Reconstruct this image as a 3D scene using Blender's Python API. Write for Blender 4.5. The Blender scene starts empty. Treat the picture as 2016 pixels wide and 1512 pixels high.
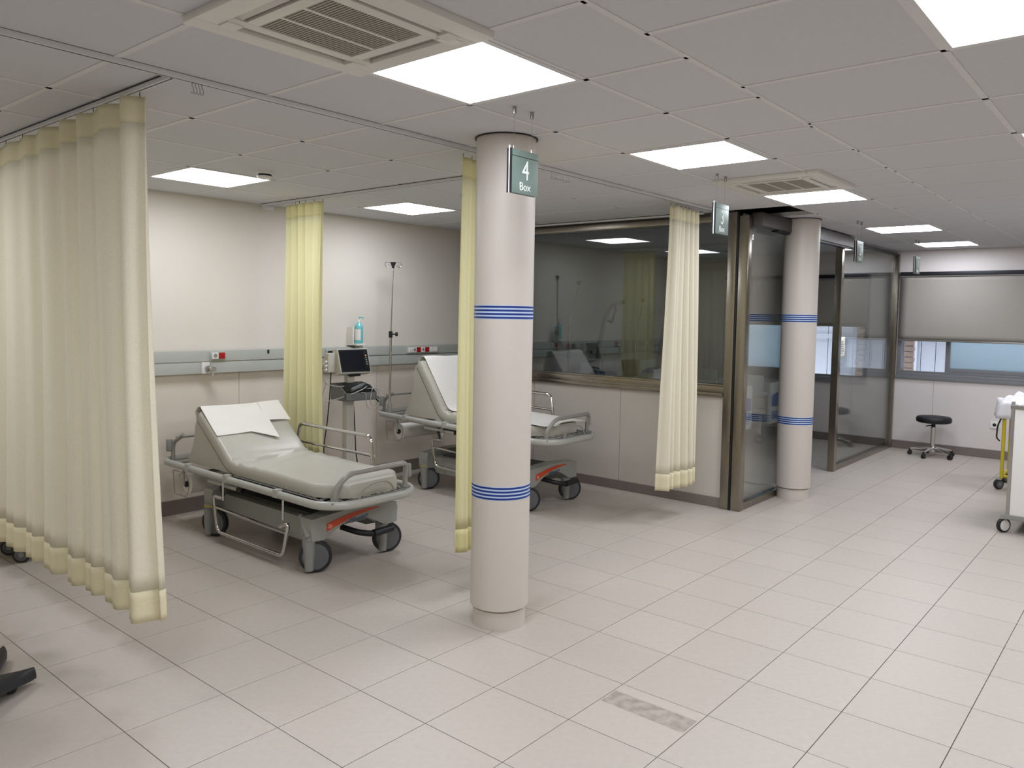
import bpy, bmesh, math, random
from mathutils import Vector, Matrix
random.seed(7)
D = bpy.data
SC = bpy.context.scene
COL = SC.collection
PI = math.pi

# ------------------------------------------------------------------ camera
CAM_LOC = Vector((-1.2588, -3.7671, 1.6026))
R_ = Vector((0.6427603, -0.76586678, 0.01752927))
U_ = Vector((0.03548596, 0.0526239, 0.9979837))
F_ = Vector((0.76524503, 0.64084226, -0.06100207))
FPX = 1540.81
cam_d = D.cameras.new('camera')
cam_d.sensor_fit = 'HORIZONTAL'
cam_d.sensor_width = 36.0
cam_d.lens = FPX / 2016 * 36.0
cam_d.shift_x = -(1020.807 - 1008) / 2016
cam_d.shift_y = (713.479 - 756) / 2016
cam_d.clip_start = 0.05
cam = D.objects.new('camera', cam_d)
COL.objects.link(cam)
m = Matrix.Identity(4)
for i in range(3):
    m[i][0] = R_[i]; m[i][1] = U_[i]; m[i][2] = -F_[i]; m[i][3] = CAM_LOC[i]
cam.matrix_world = m
SC.camera = cam

# ------------------------------------------------------------------ world, exposure
w = D.worlds.new('overcast_sky')
w.use_nodes = True
bg = w.node_tree.nodes['Background']
bg.inputs[0].default_value = (0.80, 0.87, 1.0, 1)
bg.inputs[1].default_value = 3.7
SC.world = w
SC.view_settings.view_transform = 'Standard'
SC.view_settings.look = 'None'
SC.view_settings.gamma = 1.0
SC.view_settings.use_curve_mapping = False
SC.view_settings.exposure = 0.0
LAMP_STRENGTH = 17.5
SC.cycles.max_bounces = 8
SC.cycles.transparent_max_bounces = 8
SC.cycles.caustics_reflective = False
SC.cycles.caustics_refractive = False
SC.cycles.adaptive_threshold = 0.02

# ------------------------------------------------------------------ constants of the room
H = 2.485            # ceiling height
YB = 2.146           # back wall
XP = 4.865           # glazed partition
XF = 9.402           # far wall with the window
YG = -1.04           # glazed front of the far room
XL = -3.6            # left wall (outside the frame)
YF = -6.4            # wall behind the camera

# ------------------------------------------------------------------ materials
def lin(c):
    return tuple(((v/255)/12.92 if v/255 <= 0.04045 else ((v/255+0.055)/1.055)**2.4) for v in c)

MATS = {}
def mat(name, rgb, rough=0.5, metal=0.0, noise=0.0, nscale=8.0, bump=0.0, bscale=60.0, spec=0.5, rand=0.0, coat=0.0, detail=4.0):
    if name in MATS: return MATS[name]
    M = D.materials.new(name); M.use_nodes = True
    nt = M.node_tree; N = nt.nodes; L = nt.links
    p = N['Principled BSDF']
    c = lin(rgb)
    p.inputs['Base Color'].default_value = (*c, 1)
    p.inputs['Roughness'].default_value = rough
    p.inputs['Metallic'].default_value = metal
    p.inputs['Specular IOR Level'].default_value = spec
    p.inputs['Coat Weight'].default_value = coat
    tc = N.new('ShaderNodeTexCoord')
    if noise > 0 or rand > 0:
        nz = N.new('ShaderNodeTexNoise'); nz.inputs['Scale'].default_value = nscale; nz.inputs['Detail'].default_value = detail
        L.new(tc.outputs['Object'], nz.inputs['Vector'])
        hs = N.new('ShaderNodeHueSaturation')
        hs.inputs['Color'].default_value = (*c, 1)
        mr = N.new('ShaderNodeMapRange')
        mr.inputs[1].default_value = 0.25; mr.inputs[2].default_value = 0.75
        mr.inputs[3].default_value = 1-noise; mr.inputs[4].default_value = 1+noise
        L.new(nz.outputs['Fac'], mr.inputs[0])
        last = mr.outputs[0]
        if rand > 0:
            oi = N.new('ShaderNodeObjectInfo')
            m2 = N.new('ShaderNodeMapRange'); m2.inputs[3].default_value = 1-rand; m2.inputs[4].default_value = 1+rand
            L.new(oi.outputs['Random'], m2.inputs[0])
            mu = N.new('ShaderNodeMath'); mu.operation = 'MULTIPLY'
            L.new(last, mu.inputs[0]); L.new(m2.outputs[0], mu.inputs[1]); last = mu.outputs[0]
        L.new(last, hs.inputs['Value'])
        L.new(hs.outputs[0], p.inputs['Base Color'])
    if bump > 0:
        n2 = N.new('ShaderNodeTexNoise'); n2.inputs['Scale'].default_value = bscale; n2.inputs['Detail'].default_value = 3
        L.new(tc.outputs['Object'], n2.inputs['Vector'])
        b = N.new('ShaderNodeBump'); b.inputs['Strength'].default_value = bump; b.inputs['Distance'].default_value = 0.01
        L.new(n2.outputs['Fac'], b.inputs['Height']); L.new(b.outputs[0], p.inputs['Normal'])
    MATS[name] = M
    return M

def emit(name, rgb, strength):
    if name in MATS: return MATS[name]
    M = D.materials.new(name); M.use_nodes = True
    p = M.node_tree.nodes['Principled BSDF']
    p.inputs['Base Color'].default_value = (0.9, 0.9, 0.9, 1)
    p.inputs['Emission Color'].default_value = (*rgb, 1)
    p.inputs['Emission Strength'].default_value = strength
    M.cycles.emission_sampling = 'FRONT'
    MATS[name] = M
    return M

def cloth(name, rgb, trans=0.35, noise=0.05):
    if name in MATS: return MATS[name]
    M = D.materials.new(name); M.use_nodes = True
    nt = M.node_tree; N = nt.nodes; L = nt.links
    out = N['Material Output']; N.remove(N['Principled BSDF'])
    c = (*lin(rgb), 1)
    tc = N.new('ShaderNodeTexCoord')
    wv = N.new('ShaderNodeTexNoise'); wv.inputs['Scale'].default_value = 260
    L.new(tc.outputs['Object'], wv.inputs['Vector'])
    hs = N.new('ShaderNodeHueSaturation'); hs.inputs['Color'].default_value = c
    mr = N.new('ShaderNodeMapRange'); mr.inputs[1].default_value = .3; mr.inputs[2].default_value = .7
    mr.inputs[3].default_value = 1-noise; mr.inputs[4].default_value = 1+noise
    L.new(wv.outputs['Fac'], mr.inputs[0]); L.new(mr.outputs[0], hs.inputs['Value'])
    a = N.new('ShaderNodeBsdfDiffuse'); b = N.new('ShaderNodeBsdfTranslucent'); mx = N.new('ShaderNodeMixShader')
    L.new(hs.outputs[0], a.inputs[0]); L.new(hs.outputs[0], b.inputs[0])
    mx.inputs[0].default_value = trans
    L.new(a.outputs[0], mx.inputs[1]); L.new(b.outputs[0], mx.inputs[2]); L.new(mx.outputs[0], out.inputs[0])
    MATS[name] = M
    return M

def glass(name, tint, refl=0.06, rough=0.0, graze=0.9):
    """thin architectural pane: tinted see-through plus a mirror image that grows towards grazing angles"""
    if name in MATS: return MATS[name]
    M = D.materials.new(name); M.use_nodes = True
    nt = M.node_tree; N = nt.nodes; L = nt.links
    out = N['Material Output']; N.remove(N['Principled BSDF'])
    tr = N.new('ShaderNodeBsdfTransparent'); tr.inputs[0].default_value = (*tint, 1)
    gl = N.new('ShaderNodeBsdfGlossy'); gl.inputs['Roughness'].default_value = rough
    gl.inputs['Color'].default_value = (1, 1, 1, 1)
    lw = N.new('ShaderNodeFresnel'); lw.inputs['IOR'].default_value = 1.5
    mr = N.new('ShaderNodeMapRange'); mr.inputs[1].default_value = 0.04; mr.inputs[2].default_value = 1.0
    mr.inputs[3].default_value = refl; mr.inputs[4].default_value = graze
    mx = N.new('ShaderNodeMixShader')
    L.new(lw.outputs[0], mr.inputs[0]); L.new(mr.outputs[0], mx.inputs[0])
    L.new(tr.outputs[0], mx.inputs[1]); L.new(gl.outputs[0], mx.inputs[2]); L.new(mx.outputs[0], out.inputs[0])
    MATS[name] = M
    return M

M_TILE = mat('floor_porcelain', (184, 175, 165), rough=0.42, noise=0.045, nscale=35, bump=0.02, bscale=300, rand=0.02, spec=0.4)
M_GROUT = mat('brown_grout', (88, 76, 64), rough=0.9, noise=0.1, nscale=20)
M_CEIL = mat('mineral_panel', (212, 213, 216), rough=0.95, noise=0.02, nscale=40, bump=0.05, bscale=220, spec=0.1)
M_TBAR = mat('ceiling_grid_white', (222, 222, 222), rough=0.6, noise=0.01)
M_DARKVOID = mat('dark_void', (14, 16, 22), rough=0.9, noise=0.2)
M_WALLUP = mat('cream_paint', (222, 216, 206), rough=0.75, noise=0.012, nscale=3, bump=0.02, bscale=120)
M_PANEL = mat('greige_wall_panel', (226, 216, 204), rough=0.45, noise=0.015, nscale=5, spec=0.4)
M_PANELFAR = mat('pale_wall_panel', (222, 215, 212), rough=0.5, noise=0.012, nscale=5, spec=0.4)
M_PARTPANEL = mat('partition_panel', (196, 190, 180), rough=0.5, noise=0.015, nscale=4, spec=0.4)
M_SKIRT = mat('grey_baseboard', (122, 112, 106), rough=0.5, noise=0.03, nscale=10)
M_COLUMN = mat('column_paint', (207, 199, 189), rough=0.42, noise=0.012, nscale=4, spec=0.45)
M_STRIPE = mat('blue_stripe', (8, 46, 126), rough=0.4, noise=0.03)
M_STRIPEBG = mat('pale_blue_stripe', (190, 208, 232), rough=0.4, noise=0.02)
M_STEEL = mat('brushed_steel', (150, 143, 132), rough=0.22, metal=1.0, noise=0.06, nscale=30)
M_STEELD = mat('satin_steel', (172, 170, 166), rough=0.3, metal=1.0, noise=0.05)
M_CHROME = mat('chrome', (205, 203, 200), rough=0.1, metal=1.0, noise=0.03)
M_RAILGREY = mat('medical_rail_grey', (182, 186, 180), rough=0.4, noise=0.02, spec=0.5)
M_WHITEPL = mat('white_plastic', (236, 234, 230), rough=0.35, noise=0.02)
M_REDPL = mat('red_plastic', (168, 16, 26), rough=0.35, noise=0.05)
M_BLACKPL = mat('black_plastic', (18, 18, 22), rough=0.45, noise=0.1)
M_GREYPL = mat('grey_plastic', (142, 142, 138), rough=0.42, noise=0.03)
M_GURNEY = mat('gurney_grey_enamel', (150, 151, 144), rough=0.34, noise=0.03)
M_BUMPER = mat('gurney_bumper', (178, 179, 172), rough=0.3, noise=0.03, spec=0.6)
M_GURNEYD = mat('gurney_tube_grey', (152, 149, 143), rough=0.3, noise=0.03, spec=0.6)
M_HUB = mat('castor_disc_grey', (96, 97, 99), rough=0.45, noise=0.03)
M_TYRE = mat('castor_tyre', (34, 34, 38), rough=0.6, noise=0.08)
M_VINYL = mat('grey_vinyl', (186, 183, 172), rough=0.38, noise=0.03, nscale=14, bump=0.06, bscale=30, spec=0.5)
M_PAPER = mat('white_paper', (236, 233, 226), rough=0.85, noise=0.015, nscale=12, bump=0.05, bscale=18)
M_ORANGE = mat('orange_decal', (196, 72, 36), rough=0.4, noise=0.06)
M_BLUEDEC = mat('blue_decal', (40, 88, 140), rough=0.4, noise=0.05)
M_WHITEDEC = mat('white_decal', (230, 190, 180), rough=0.4, noise=0.02)
M_YELLOW = mat('yellow_plastic', (200, 180, 40), rough=0.45, noise=0.05)
M_SIGN = mat('sage_sign_metal', (118, 136, 128), rough=0.35, metal=0.25, noise=0.02)
M_SIGNTXT = mat('sign_white', (238, 242, 238), rough=0.5, noise=0.01)
M_CASS = mat('cassette_white', (226, 224, 217), rough=0.4, noise=0.015)
M_CASSD = mat('cassette_louvre', (92, 87, 83), rough=0.5, noise=0.05)
M_DARKMET = mat('dark_metal', (40, 40, 46), rough=0.4, metal=0.6, noise=0.05)
M_BLINDF = mat('blind_fabric', (152, 147, 140), rough=0.85, noise=0.03, nscale=3, bump=0.05, bscale=500)
M_WINFR = mat('grey_window_frame', (128, 129, 132), rough=0.4, metal=0.2, noise=0.02)
M_SCREEN = mat('dark_screen', (20, 24, 32), rough=0.2, noise=0.15)
M_CURT = cloth('cream_curtain', (250, 246, 230), 0.45)
M_CURTY = cloth('curtain_double_layer', (245, 238, 208), 0.30)
M_CURT2 = cloth('yellow_curtain', (246, 242, 206), 0.40)
M_CURT2Y = cloth('yellow_curtain_double', (240, 233, 184), 0.28)
M_BAG = mat('white_bag', (226, 224, 226), rough=0.55, noise=0.02, bump=0.1, bscale=18)
M_GLASS = glass('smoked_glass', (0.55, 0.585, 0.585), refl=0.085)
M_GLASSF = glass('grey_clear_glass', (0.88, 0.90, 0.89), refl=0.02, graze=.55)
M_CLEAR = glass('clear_window_glass', (0.95, 0.97, 0.97), refl=0.03, graze=.7)
M_BEDWHITE = mat('bed_white', (226, 228, 228), rough=0.4, noise=0.02)
M_BEDBLUE = mat('bed_blue', (78, 104, 178), rough=0.45, noise=0.04)
M_GEL = mat('gel_teal', (112, 196, 204), rough=0.15, noise=0.05, spec=0.6)
M_BRICK = None

def brick_mat():
    M = D.materials.new('outdoor_brick'); M.use_nodes = True
    nt = M.node_tree; N = nt.nodes; L = nt.links
    p = N['Principled BSDF']; p.inputs['Roughness'].default_value = 0.9
    tc = N.new('ShaderNodeTexCoord'); nz = N.new('ShaderNodeTexNoise'); nz.inputs['Scale'].default_value = 14
    L.new(tc.outputs['Object'], nz.inputs['Vector'])
    cr = N.new('ShaderNodeValToRGB')
    cr.color_ramp.elements[0].color = (*lin((150, 118, 100)), 1); cr.color_ramp.elements[1].color = (*lin((196, 176, 160)), 1)
    L.new(nz.outputs['Fac'], cr.inputs[0]); L.new(cr.outputs[0], p.inputs['Base Color'])
    return M
M_BRICK = brick_mat()
M_OUTWHITE = mat('outdoor_white_board', (222, 224, 232), rough=0.8, noise=0.03, nscale=3)

def frosted_mat():
    M = D.materials.new('frosted_pane'); M.use_nodes = True
    nt = M.node_tree; N = nt.nodes; L = nt.links
    out = N['Material Output']; N.remove(N['Principled BSDF'])
    c = (*lin((206, 218, 220)), 1)
    a = N.new('ShaderNodeBsdfTranslucent'); a.inputs[0].default_value = c
    b = N.new('ShaderNodeBsdfGlossy'); b.inputs['Roughness'].default_value = 0.25
    t = N.new('ShaderNodeBsdfTransparent'); t.inputs[0].default_value = c
    m0 = N.new('ShaderNodeMixShader'); m0.inputs[0].default_value = 0.12
    L.new(a.outputs[0], m0.inputs[1]); L.new(t.outputs[0], m0.inputs[2])
    nz = N.new('ShaderNodeTexNoise'); nz.inputs['Scale'].default_value = 300
    bp = N.new('ShaderNodeBump'); bp.inputs['Strength'].default_value = 0.1; L.new(nz.outputs['Fac'], bp.inputs['Height'])
    L.new(bp.outputs[0], b.inputs['Normal'])
    mx = N.new('ShaderNodeMixShader'); mx.inputs[0].default_value = 0.06
    L.new(m0.outputs[0], mx.inputs[1]); L.new(b.outputs[0], mx.inputs[2]); L.new(mx.outputs[0], out.inputs[0])
    return M
M_FROST = frosted_mat()
M_LAMP = emit('light_panel_glow', (0.97, 1.0, 1.08), LAMP_STRENGTH)

# ------------------------------------------------------------------ mesh builder
class MB:
    def __init__(s): s.v = []; s.f = []
    def add(s, vs, fs):
        o = len(s.v); s.v += [tuple(q) for q in vs]; s.f += [tuple(i+o for i in q) for q in fs]; return s
    def box(s, x0, x1, y0, y1, z0, z1):
        vs = [(x0,y0,z0),(x1,y0,z0),(x1,y1,z0),(x0,y1,z0),(x0,y0,z1),(x1,y0,z1),(x1,y1,z1),(x0,y1,z1)]
        return s.add(vs, [(3,2,1,0),(4,5,6,7),(0,1,5,4),(1,2,6,5),(2,3,7,6),(3,0,4,7)])
    def bbox(s, x0, x1, y0, y1, z0, z1, b=0.005):
        """box with chamfered edges"""
        bm = bmesh.new()
        t = MB().box(x0,x1,y0,y1,z0,z1)
        vv = [bm.verts.new(q) for q in t.v]
        for q in t.f: bm.faces.new([vv[i] for i in q])
        bmesh.ops.bevel(bm, geom=bm.edges[:], offset=b, segments=2, affect='EDGES', profile=0.7)
        bm.verts.index_update()
        s.add([v.co[:] for v in bm.verts], [[v.index for v in q.verts] for q in bm.faces]); bm.free()
        return s
    def cyl(s, a, b, r0, r1=None, n=20, cap=True):
        a = Vector(a); b = Vector(b); r1 = r0 if r1 is None else r1
        d = (b-a).normalized(); t = Vector((0,0,1)) if abs(d.z) < .9 else Vector((1,0,0))
        e1 = d.cross(t).normalized(); e2 = d.cross(e1)
        vs = []
        for c, r in ((a, r0), (b, r1)):
            for i in range(n):
                g = 2*PI*i/n; vs.append(c + e1*math.cos(g)*r + e2*math.sin(g)*r)
        fs = [(i, (i+1) % n, n+(i+1) % n, n+i) for i in range(n)]
        if cap: fs += [tuple(range(n-1, -1, -1)), tuple(range(n, 2*n))]
        return s.add(vs, fs)
    def tube(s, pts, r, n=10, closed=False, sx=1.0, up=None):
        """round (or flattened) tube along a polyline; r may be a list"""
        P = [Vector(p) for p in pts]; k = len(P)
        rs = r if isinstance(r, (list, tuple)) else [r]*k
        rings = []; e1 = None
        for i in range(k):
            if closed: d = (P[(i+1) % k]-P[i-1]).normalized()
            else: d = (P[min(i+1, k-1)]-P[max(i-1, 0)]).normalized()
            if up is not None:
                e2 = Vector(up); e1 = d.cross(e2).normalized(); e2 = e1.cross(d)
            elif e1 is None:
                t = Vector((0,0,1)) if abs(d.z) < .9 else Vector((1,0,0)); e1 = d.cross(t).normalized(); e2 = e1.cross(d)
            else:
                e1 = (e1 - d*e1.dot(d)).normalized(); e2 = e1.cross(d)
            rings.append([P[i]+e1*math.cos(2*PI*j/n)*rs[i]*sx+e2*math.sin(2*PI*j/n)*rs[i] for j in range(n)])
        vs = [q for g in rings for q in g]; fs = []
        for i in range(k if closed else k-1):
            a = i*n; b = ((i+1) % k)*n
            fs += [(a+j, a+(j+1) % n, b+(j+1) % n, b+j) for j in range(n)]
        if not closed: fs += [tuple(range(n-1, -1, -1)), tuple(range((k-1)*n, k*n))]
        return s.add(vs, fs)
    def lathe(s, prof, n=32, c=(0,0,0)):
        vs = []; fs = []; k = len(prof)
        for r, z in prof:
            for j in range(n):
                g = 2*PI*j/n; vs.append((c[0]+r*math.cos(g), c[1]+r*math.sin(g), c[2]+z))
        for i in range(k-1):
            fs += [(i*n+j, i*n+(j+1) % n, (i+1)*n+(j+1) % n, (i+1)*n+j) for j in range(n)]
        fs += [tuple(range(n-1, -1, -1)), tuple(range((k-1)*n, k*n))]
        return s.add(vs, fs)
    def prism(s, poly, a, b, axis='x'):
        """extrude a 2D polygon from a to b along an axis"""
        def mk(p, t):
            return {'x': (t, p[0], p[1]), 'y': (p[0], t, p[1]), 'z': (p[0], p[1], t)}[axis]
        n = len(poly)
        vs = [mk(p, a) for p in poly]+[mk(p, b) for p in poly]
        fs = [(i, (i+1) % n, n+(i+1) % n, n+i) for i in range(n)]+[tuple(range(n-1, -1, -1)), tuple(range(n, 2*n))]
        return s.add(vs, fs)
    def grid(s, nu, nv, fn):
        vs = [fn(i/nu, j/nv) for i in range(nu+1) for j in range(nv+1)]
        fs = [(i*(nv+1)+j, (i+1)*(nv+1)+j, (i+1)*(nv+1)+j+1, i*(nv+1)+j+1) for i in range(nu) for j in range(nv)]
        return s.add(vs, fs)
    def rot(s, ang, axis='Z', c=(0,0,0)):
        Mx = Matrix.Translation(c) @ Matrix.Rotation(ang, 4, axis) @ Matrix.Translation(-Vector(c))
        s.v = [tuple(Mx @ Vector(q)) for q in s.v]; return s
    def move(s, x=0, y=0, z=0):
        s.v = [(q[0]+x, q[1]+y, q[2]+z) for q in s.v]; return s
    def mesh(s, name, material, smooth=True, ang=40):
        me = D.meshes.new(name); me.from_pydata(s.v, [], s.f); me.update()
        bm = bmesh.new(); bm.from_mesh(me); bmesh.ops.recalc_face_normals(bm, faces=bm.faces[:]); bm.to_mesh(me); bm.free()
        if smooth:
            me.shade_smooth(); me.set_sharp_from_angle(angle=math.radians(ang))
        me.materials.append(material)
        return me
    def obj(s, name, material, parent=None, smooth=True, ang=40, label=None, thick=0.0):
        o = D.objects.new(name, s.mesh(name, material, smooth, ang)); COL.objects.link(o)
        if parent is not None: o.parent = parent
        if label: o['label'] = label
        if thick:
            md = o.modifiers.new('thickness', 'SOLIDIFY'); md.thickness = thick; md.offset = 0
        return o

def link_mesh(name, me, parent=None, loc=(0,0,0)):
    o = D.objects.new(name, me); COL.objects.link(o); o.location = loc
    if parent is not None: o.parent = parent
    return o
def thing(name, label, cat, loc=(0,0,0), rz=0.0, group=None):
    o = D.objects.new(name, None); COL.objects.link(o)
    o.empty_display_size = 0.1
    o.location = loc; o.rotation_euler = (0, 0, rz)
    o['label'] = label; o['category'] = cat
    if group: o['group'] = group
    return o
def tag(o, label, cat, group=None):
    o['label'] = label; o['category'] = cat
    if group: o['group'] = group
    return o
def struct(o, label=None, cat=None):
    o['kind'] = 'structure'
    if label: o['label'] = label
    if cat: o['category'] = cat
    return o
def copy_tree(o, parent=None):
    c = o.copy(); COL.objects.link(c); c.parent = parent
    for ch in list(o.children): copy_tree(ch, c)
    return c
def text_obj(txt, size, depth, material, name, parent, loc, rot, align='CENTER', sx=1.0):
    cu = D.curves.new('lettering', 'FONT'); cu.body = txt; cu.size = size; cu.extrude = depth; cu.align_x = align; cu.align_y = 'CENTER'
    cu.resolution_u = 3
    t = D.objects.new('lettering', cu); COL.objects.link(t)
    dg = bpy.context.evaluated_depsgraph_get(); dg.update()
    me = D.meshes.new_from_object(t.evaluated_get(dg)); D.objects.remove(t)
    me.materials.clear(); me.materials.append(material)
    for v in me.vertices: v.co.x *= sx
    o = D.objects.new(name, me); COL.objects.link(o); o.parent = parent; o.location = loc; o.rotation_euler = rot
    return o
def fillet(pts, r, seg=5, closed=False):
    """round the corners of a polyline"""
    P = [Vector(p) for p in pts]; n = len(P); out = []
    for i in range(n):
        if not closed and i in (0, n-1): out.append(P[i]); continue
        a = P[i-1]; b = P[i]; c = P[(i+1) % n]
        d1 = (a-b); d2 = (c-b); rr = min(r, d1.length*.49, d2.length*.49)
        p1 = b+d1.normalized()*rr; p2 = b+d2.normalized()*rr
        for k in range(seg+1):
            t = k/seg; out.append(p1*(1-t)**2+b*2*t*(1-t)+p2*t*t)
    return out
def project(p):
    d = Vector(p)-CAM_LOC; z = d.dot(F_)
    if z < 0.05: return None
    return (1020.8+FPX*d.dot(R_)/z, 713.5-FPX*d.dot(U_)/z, z)

# ------------------------------------------------------------------ floor
floor = struct(MB().box(XL, XF+.1, YF, YB+.1, -.12, -.0035).obj('floor', M_GROUT, smooth=False), 'pale beige square floor tiles with thin brown joints', 'floor')
T = 0.40; g = 0.0016
tile_me = MB().bbox(-T/2+g, T/2-g, -T/2+g, T/2-g, -.010, 0, 0.0012).mesh('floor_tile', M_TILE, smooth=False)
cells = []
for i in range(math.floor(XL/T), math.ceil(XF/T)):
    for j in range(math.floor(YF/T), math.ceil(YB/T)):
        x = (i+.5)*T; y = (j+.5)*T
        pr = project((x, y, 0)); vis = 0
        if pr:
            if -60 < pr[0] < 2076 and pr[1] < 1570: vis = 1/pr[2]**3
        cells.append((vis, x, y))
cells.sort(reverse=True)
rest = MB()
tb = MB().box(-T/2+g, T/2-g, -T/2+g, T/2-g, -.010, 0)
for k, (vis, x, y) in enumerate(cells):
    if k < 300 and vis > 0:
        link_mesh('floor_tile', tile_me, floor, (x, y, 0))
    else:
        rest.add([(a+x, b+y, c) for a, b, c in tb.v], tb.f)
rt = rest.obj('floor_tile_field', M_TILE, floor, smooth=False); rt['kind'] = 'stuff'
# worn adhesive marks on two tiles
def stain_mat():
    M = D.materials.new('adhesive_mark'); M.use_nodes = True
    nt = M.node_tree; N = nt.nodes; L = nt.links
    p = N['Principled BSDF']; p.inputs['Base Color'].default_value = (*lin((132, 122, 110)), 1); p.inputs['Roughness'].default_value = .8
    nz = N.new('ShaderNodeTexNoise'); nz.inputs['Scale'].default_value = 22; nz.inputs['Detail'].default_value = 6
    tc = N.new('ShaderNodeTexCoord'); L.new(tc.outputs['Object'], nz.inputs['Vector'])
    mr = N.new('ShaderNodeMapRange'); mr.inputs[1].default_value = .3; mr.inputs[2].default_value = .7; mr.inputs[3].default_value = .05; mr.inputs[4].default_value = .38
    L.new(nz.outputs['Fac'], mr.inputs[0]); L.new(mr.outputs[0], p.inputs['Alpha'])
    return M
M_STAIN = stain_mat()
MB().add([(1.41, -2.392, .0006), (1.53, -2.392, .0006), (1.53, -2.008, .0006), (1.415, -2.008, .0006)], [(0, 1, 2, 3)]).obj('adhesive_mark', M_STAIN, floor, smooth=False, label='worn dark adhesive strip on a floor tile')

# ------------------------------------------------------------------ ceiling
ceiling = struct(MB().box(XL, XF+.1, YF, YB+.1, H+.22, H+.3).obj('ceiling', M_DARKVOID, smooth=False), 'suspended ceiling of pale grey panels in a white grid', 'ceiling')
XA = 1.18; PX = 0.6
YL = [-2.449, -2.03, -1.43, -.83, -.23, .37, .97, 1.57, YB]
XR0 = 0.906; PRX = 0.708; PRY = 0.696
lamps = [(.58, 1.18, -2.03, -1.43), (2.38, 2.98, -2.03, -1.43), (4.18, 4.78, -2.03, -1.43), (6.58, 7.18, -2.03, -1.43), (8.38, 8.98, -2.03, -1.43),
         (1.18, 1.78, .95, 1.55), (2.98, 3.58, .97, 1.57), (-1.22, -.62, .97, 1.57), (-1.22, -.62, -2.03, -1.43),
         (.906, 1.614, -3.841, -3.145), (3.03, 3.738, -3.841, -3.145), (5.154, 5.862, -3.841, -3.145), (7.278, 7.986, -3.841, -3.145),
         (-1.218, -.51, -3.841, -3.145)]
cass = [(-.07, .60, -2.09, -1.425), (3.42, 4.10, -2.12, -1.44)]
hole = (4.78, 5.38, -1.43, -.83)
def inrect(x, y, r): return r[0] < x < r[1] and r[2] < y < r[3]
pm = {}
def panel(x0, x1, y0, y1):
    cx, cy = (x0+x1)/2, (y0+y1)/2
    for r in lamps+cass+[hole]:
        if inrect(cx, cy, r): return
    key = (round(x1-x0, 3), round(y1-y0, 3))
    if key not in pm:
        a, b = key[0]/2-.004, key[1]/2-.004
        pm[key] = MB().box(-a, a, -b, b, 0, .014).mesh('ceiling_panel', M_CEIL, smooth=False)
    link_mesh('ceiling_panel', pm[key], ceiling, (cx, cy, H))
xs = [XA+PX*k for k in range(-6, 14)]
xs = [x for x in xs if XL+.1 < x < XF-.05]
xl_edges = [XL]+xs+[XF]
for i in range(len(xl_edges)-1):
    for j in range(len(YL)-1):
        panel(xl_edges[i], xl_edges[i+1], YL[j], YL[j+1])
xr = [XR0+PRX*k for k in range(-6, 13)]
xr = [x for x in xr if XL+.1 < x < XF-.05]
xr_edges = [XL]+xr+[XF]
yr = [-2.449-PRY*k for k in range(0, 6)]
yr = [y for y in yr if y > YF+.1]
yr_edges = yr+[YF]
for i in range(len(xr_edges)-1):
    for j in range(len(yr_edges)-1):
        panel(xr_edges[i], xr_edges[i+1], yr_edges[j+1], yr_edges[j])
def bar(x0, x1, y0, y1):
    # a grid bar, split where a lamp, cassette or the open bay interrupts it
    MB().box(x0, x1, y0, y1, H-.0025, H+.03).obj('ceiling_bar', M_TBAR, ceiling, smooth=False)
bw = .012
for y in YL[:-1]: bar(XL, XF, y-bw, y+bw)
for y in yr[1:]: bar(XL, XF, y-bw, y+bw)
def cut(lo, hi, holes):
    seg = [(lo, hi)]
    for a, b in holes:
        n = []
        for p, q in seg:
            if b <= p or a >= q: n.append((p, q)); continue
            if a > p: n.append((p, a))
            if b < q: n.append((b, q))
        seg = n
    return seg
for x in xs:
    hs = [(r[2], r[3]) for r in cass+[hole] if r[0] < x < r[1]]
    for a, b in cut(-2.449, YB, hs): bar(x-bw, x+bw, a, b)
for x in xr:
    bar(x-bw, x+bw, YF, -2.449)

# ------------------------------------------------------------------ walls
wb = struct(MB().box(XL-.2, XF+.2, YB, YB+.2, 0, H+.3).obj('wall_back', M_WALLUP, smooth=False), 'cream back wall behind the trolleys', 'wall')
joints = [XL, -2.19, -.73, .735, 2.197, 3.655, XP]
for a, b in zip(joints[:-1], joints[1:]):
    MB().bbox(a+.002, b-.002, YB-.012, YB, .10, 1.12, .002).obj('wall_panel', M_PANEL, wb, smooth=False)
for a, b in ((XP+.05, 6.4), (6.4, 7.9), (7.9, XF)):
    MB().bbox(a+.002, b-.002, YB-.012, YB, .10, 1.12, .002).obj('wall_panel', M_PANELFAR, wb, smooth=False)
struct(MB().bbox(XL, XP, YB-.022, YB, 0, .115, .003).obj('baseboard_back', M_SKIRT, smooth=False), 'grey baseboard along the back wall', 'baseboard')
struct(MB().bbox(XP+.06, XF, YB-.022, YB, 0, .115, .003).obj('baseboard_inner', M_SKIRT, smooth=False), 'grey baseboard inside the glazed room', 'baseboard')
struct(MB().box(XL-.2, XL, YF-.2, YB+.2, 0, H+.3).obj('wall_left', M_WALLUP, smooth=False), 'cream side wall outside the view', 'wall')
struct(MB().box(XL-.2, XF+.2, YF-.2, YF, 0, H+.3).obj('wall_front', M_WALLUP, smooth=False), 'cream wall behind the viewer', 'wall')
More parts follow.
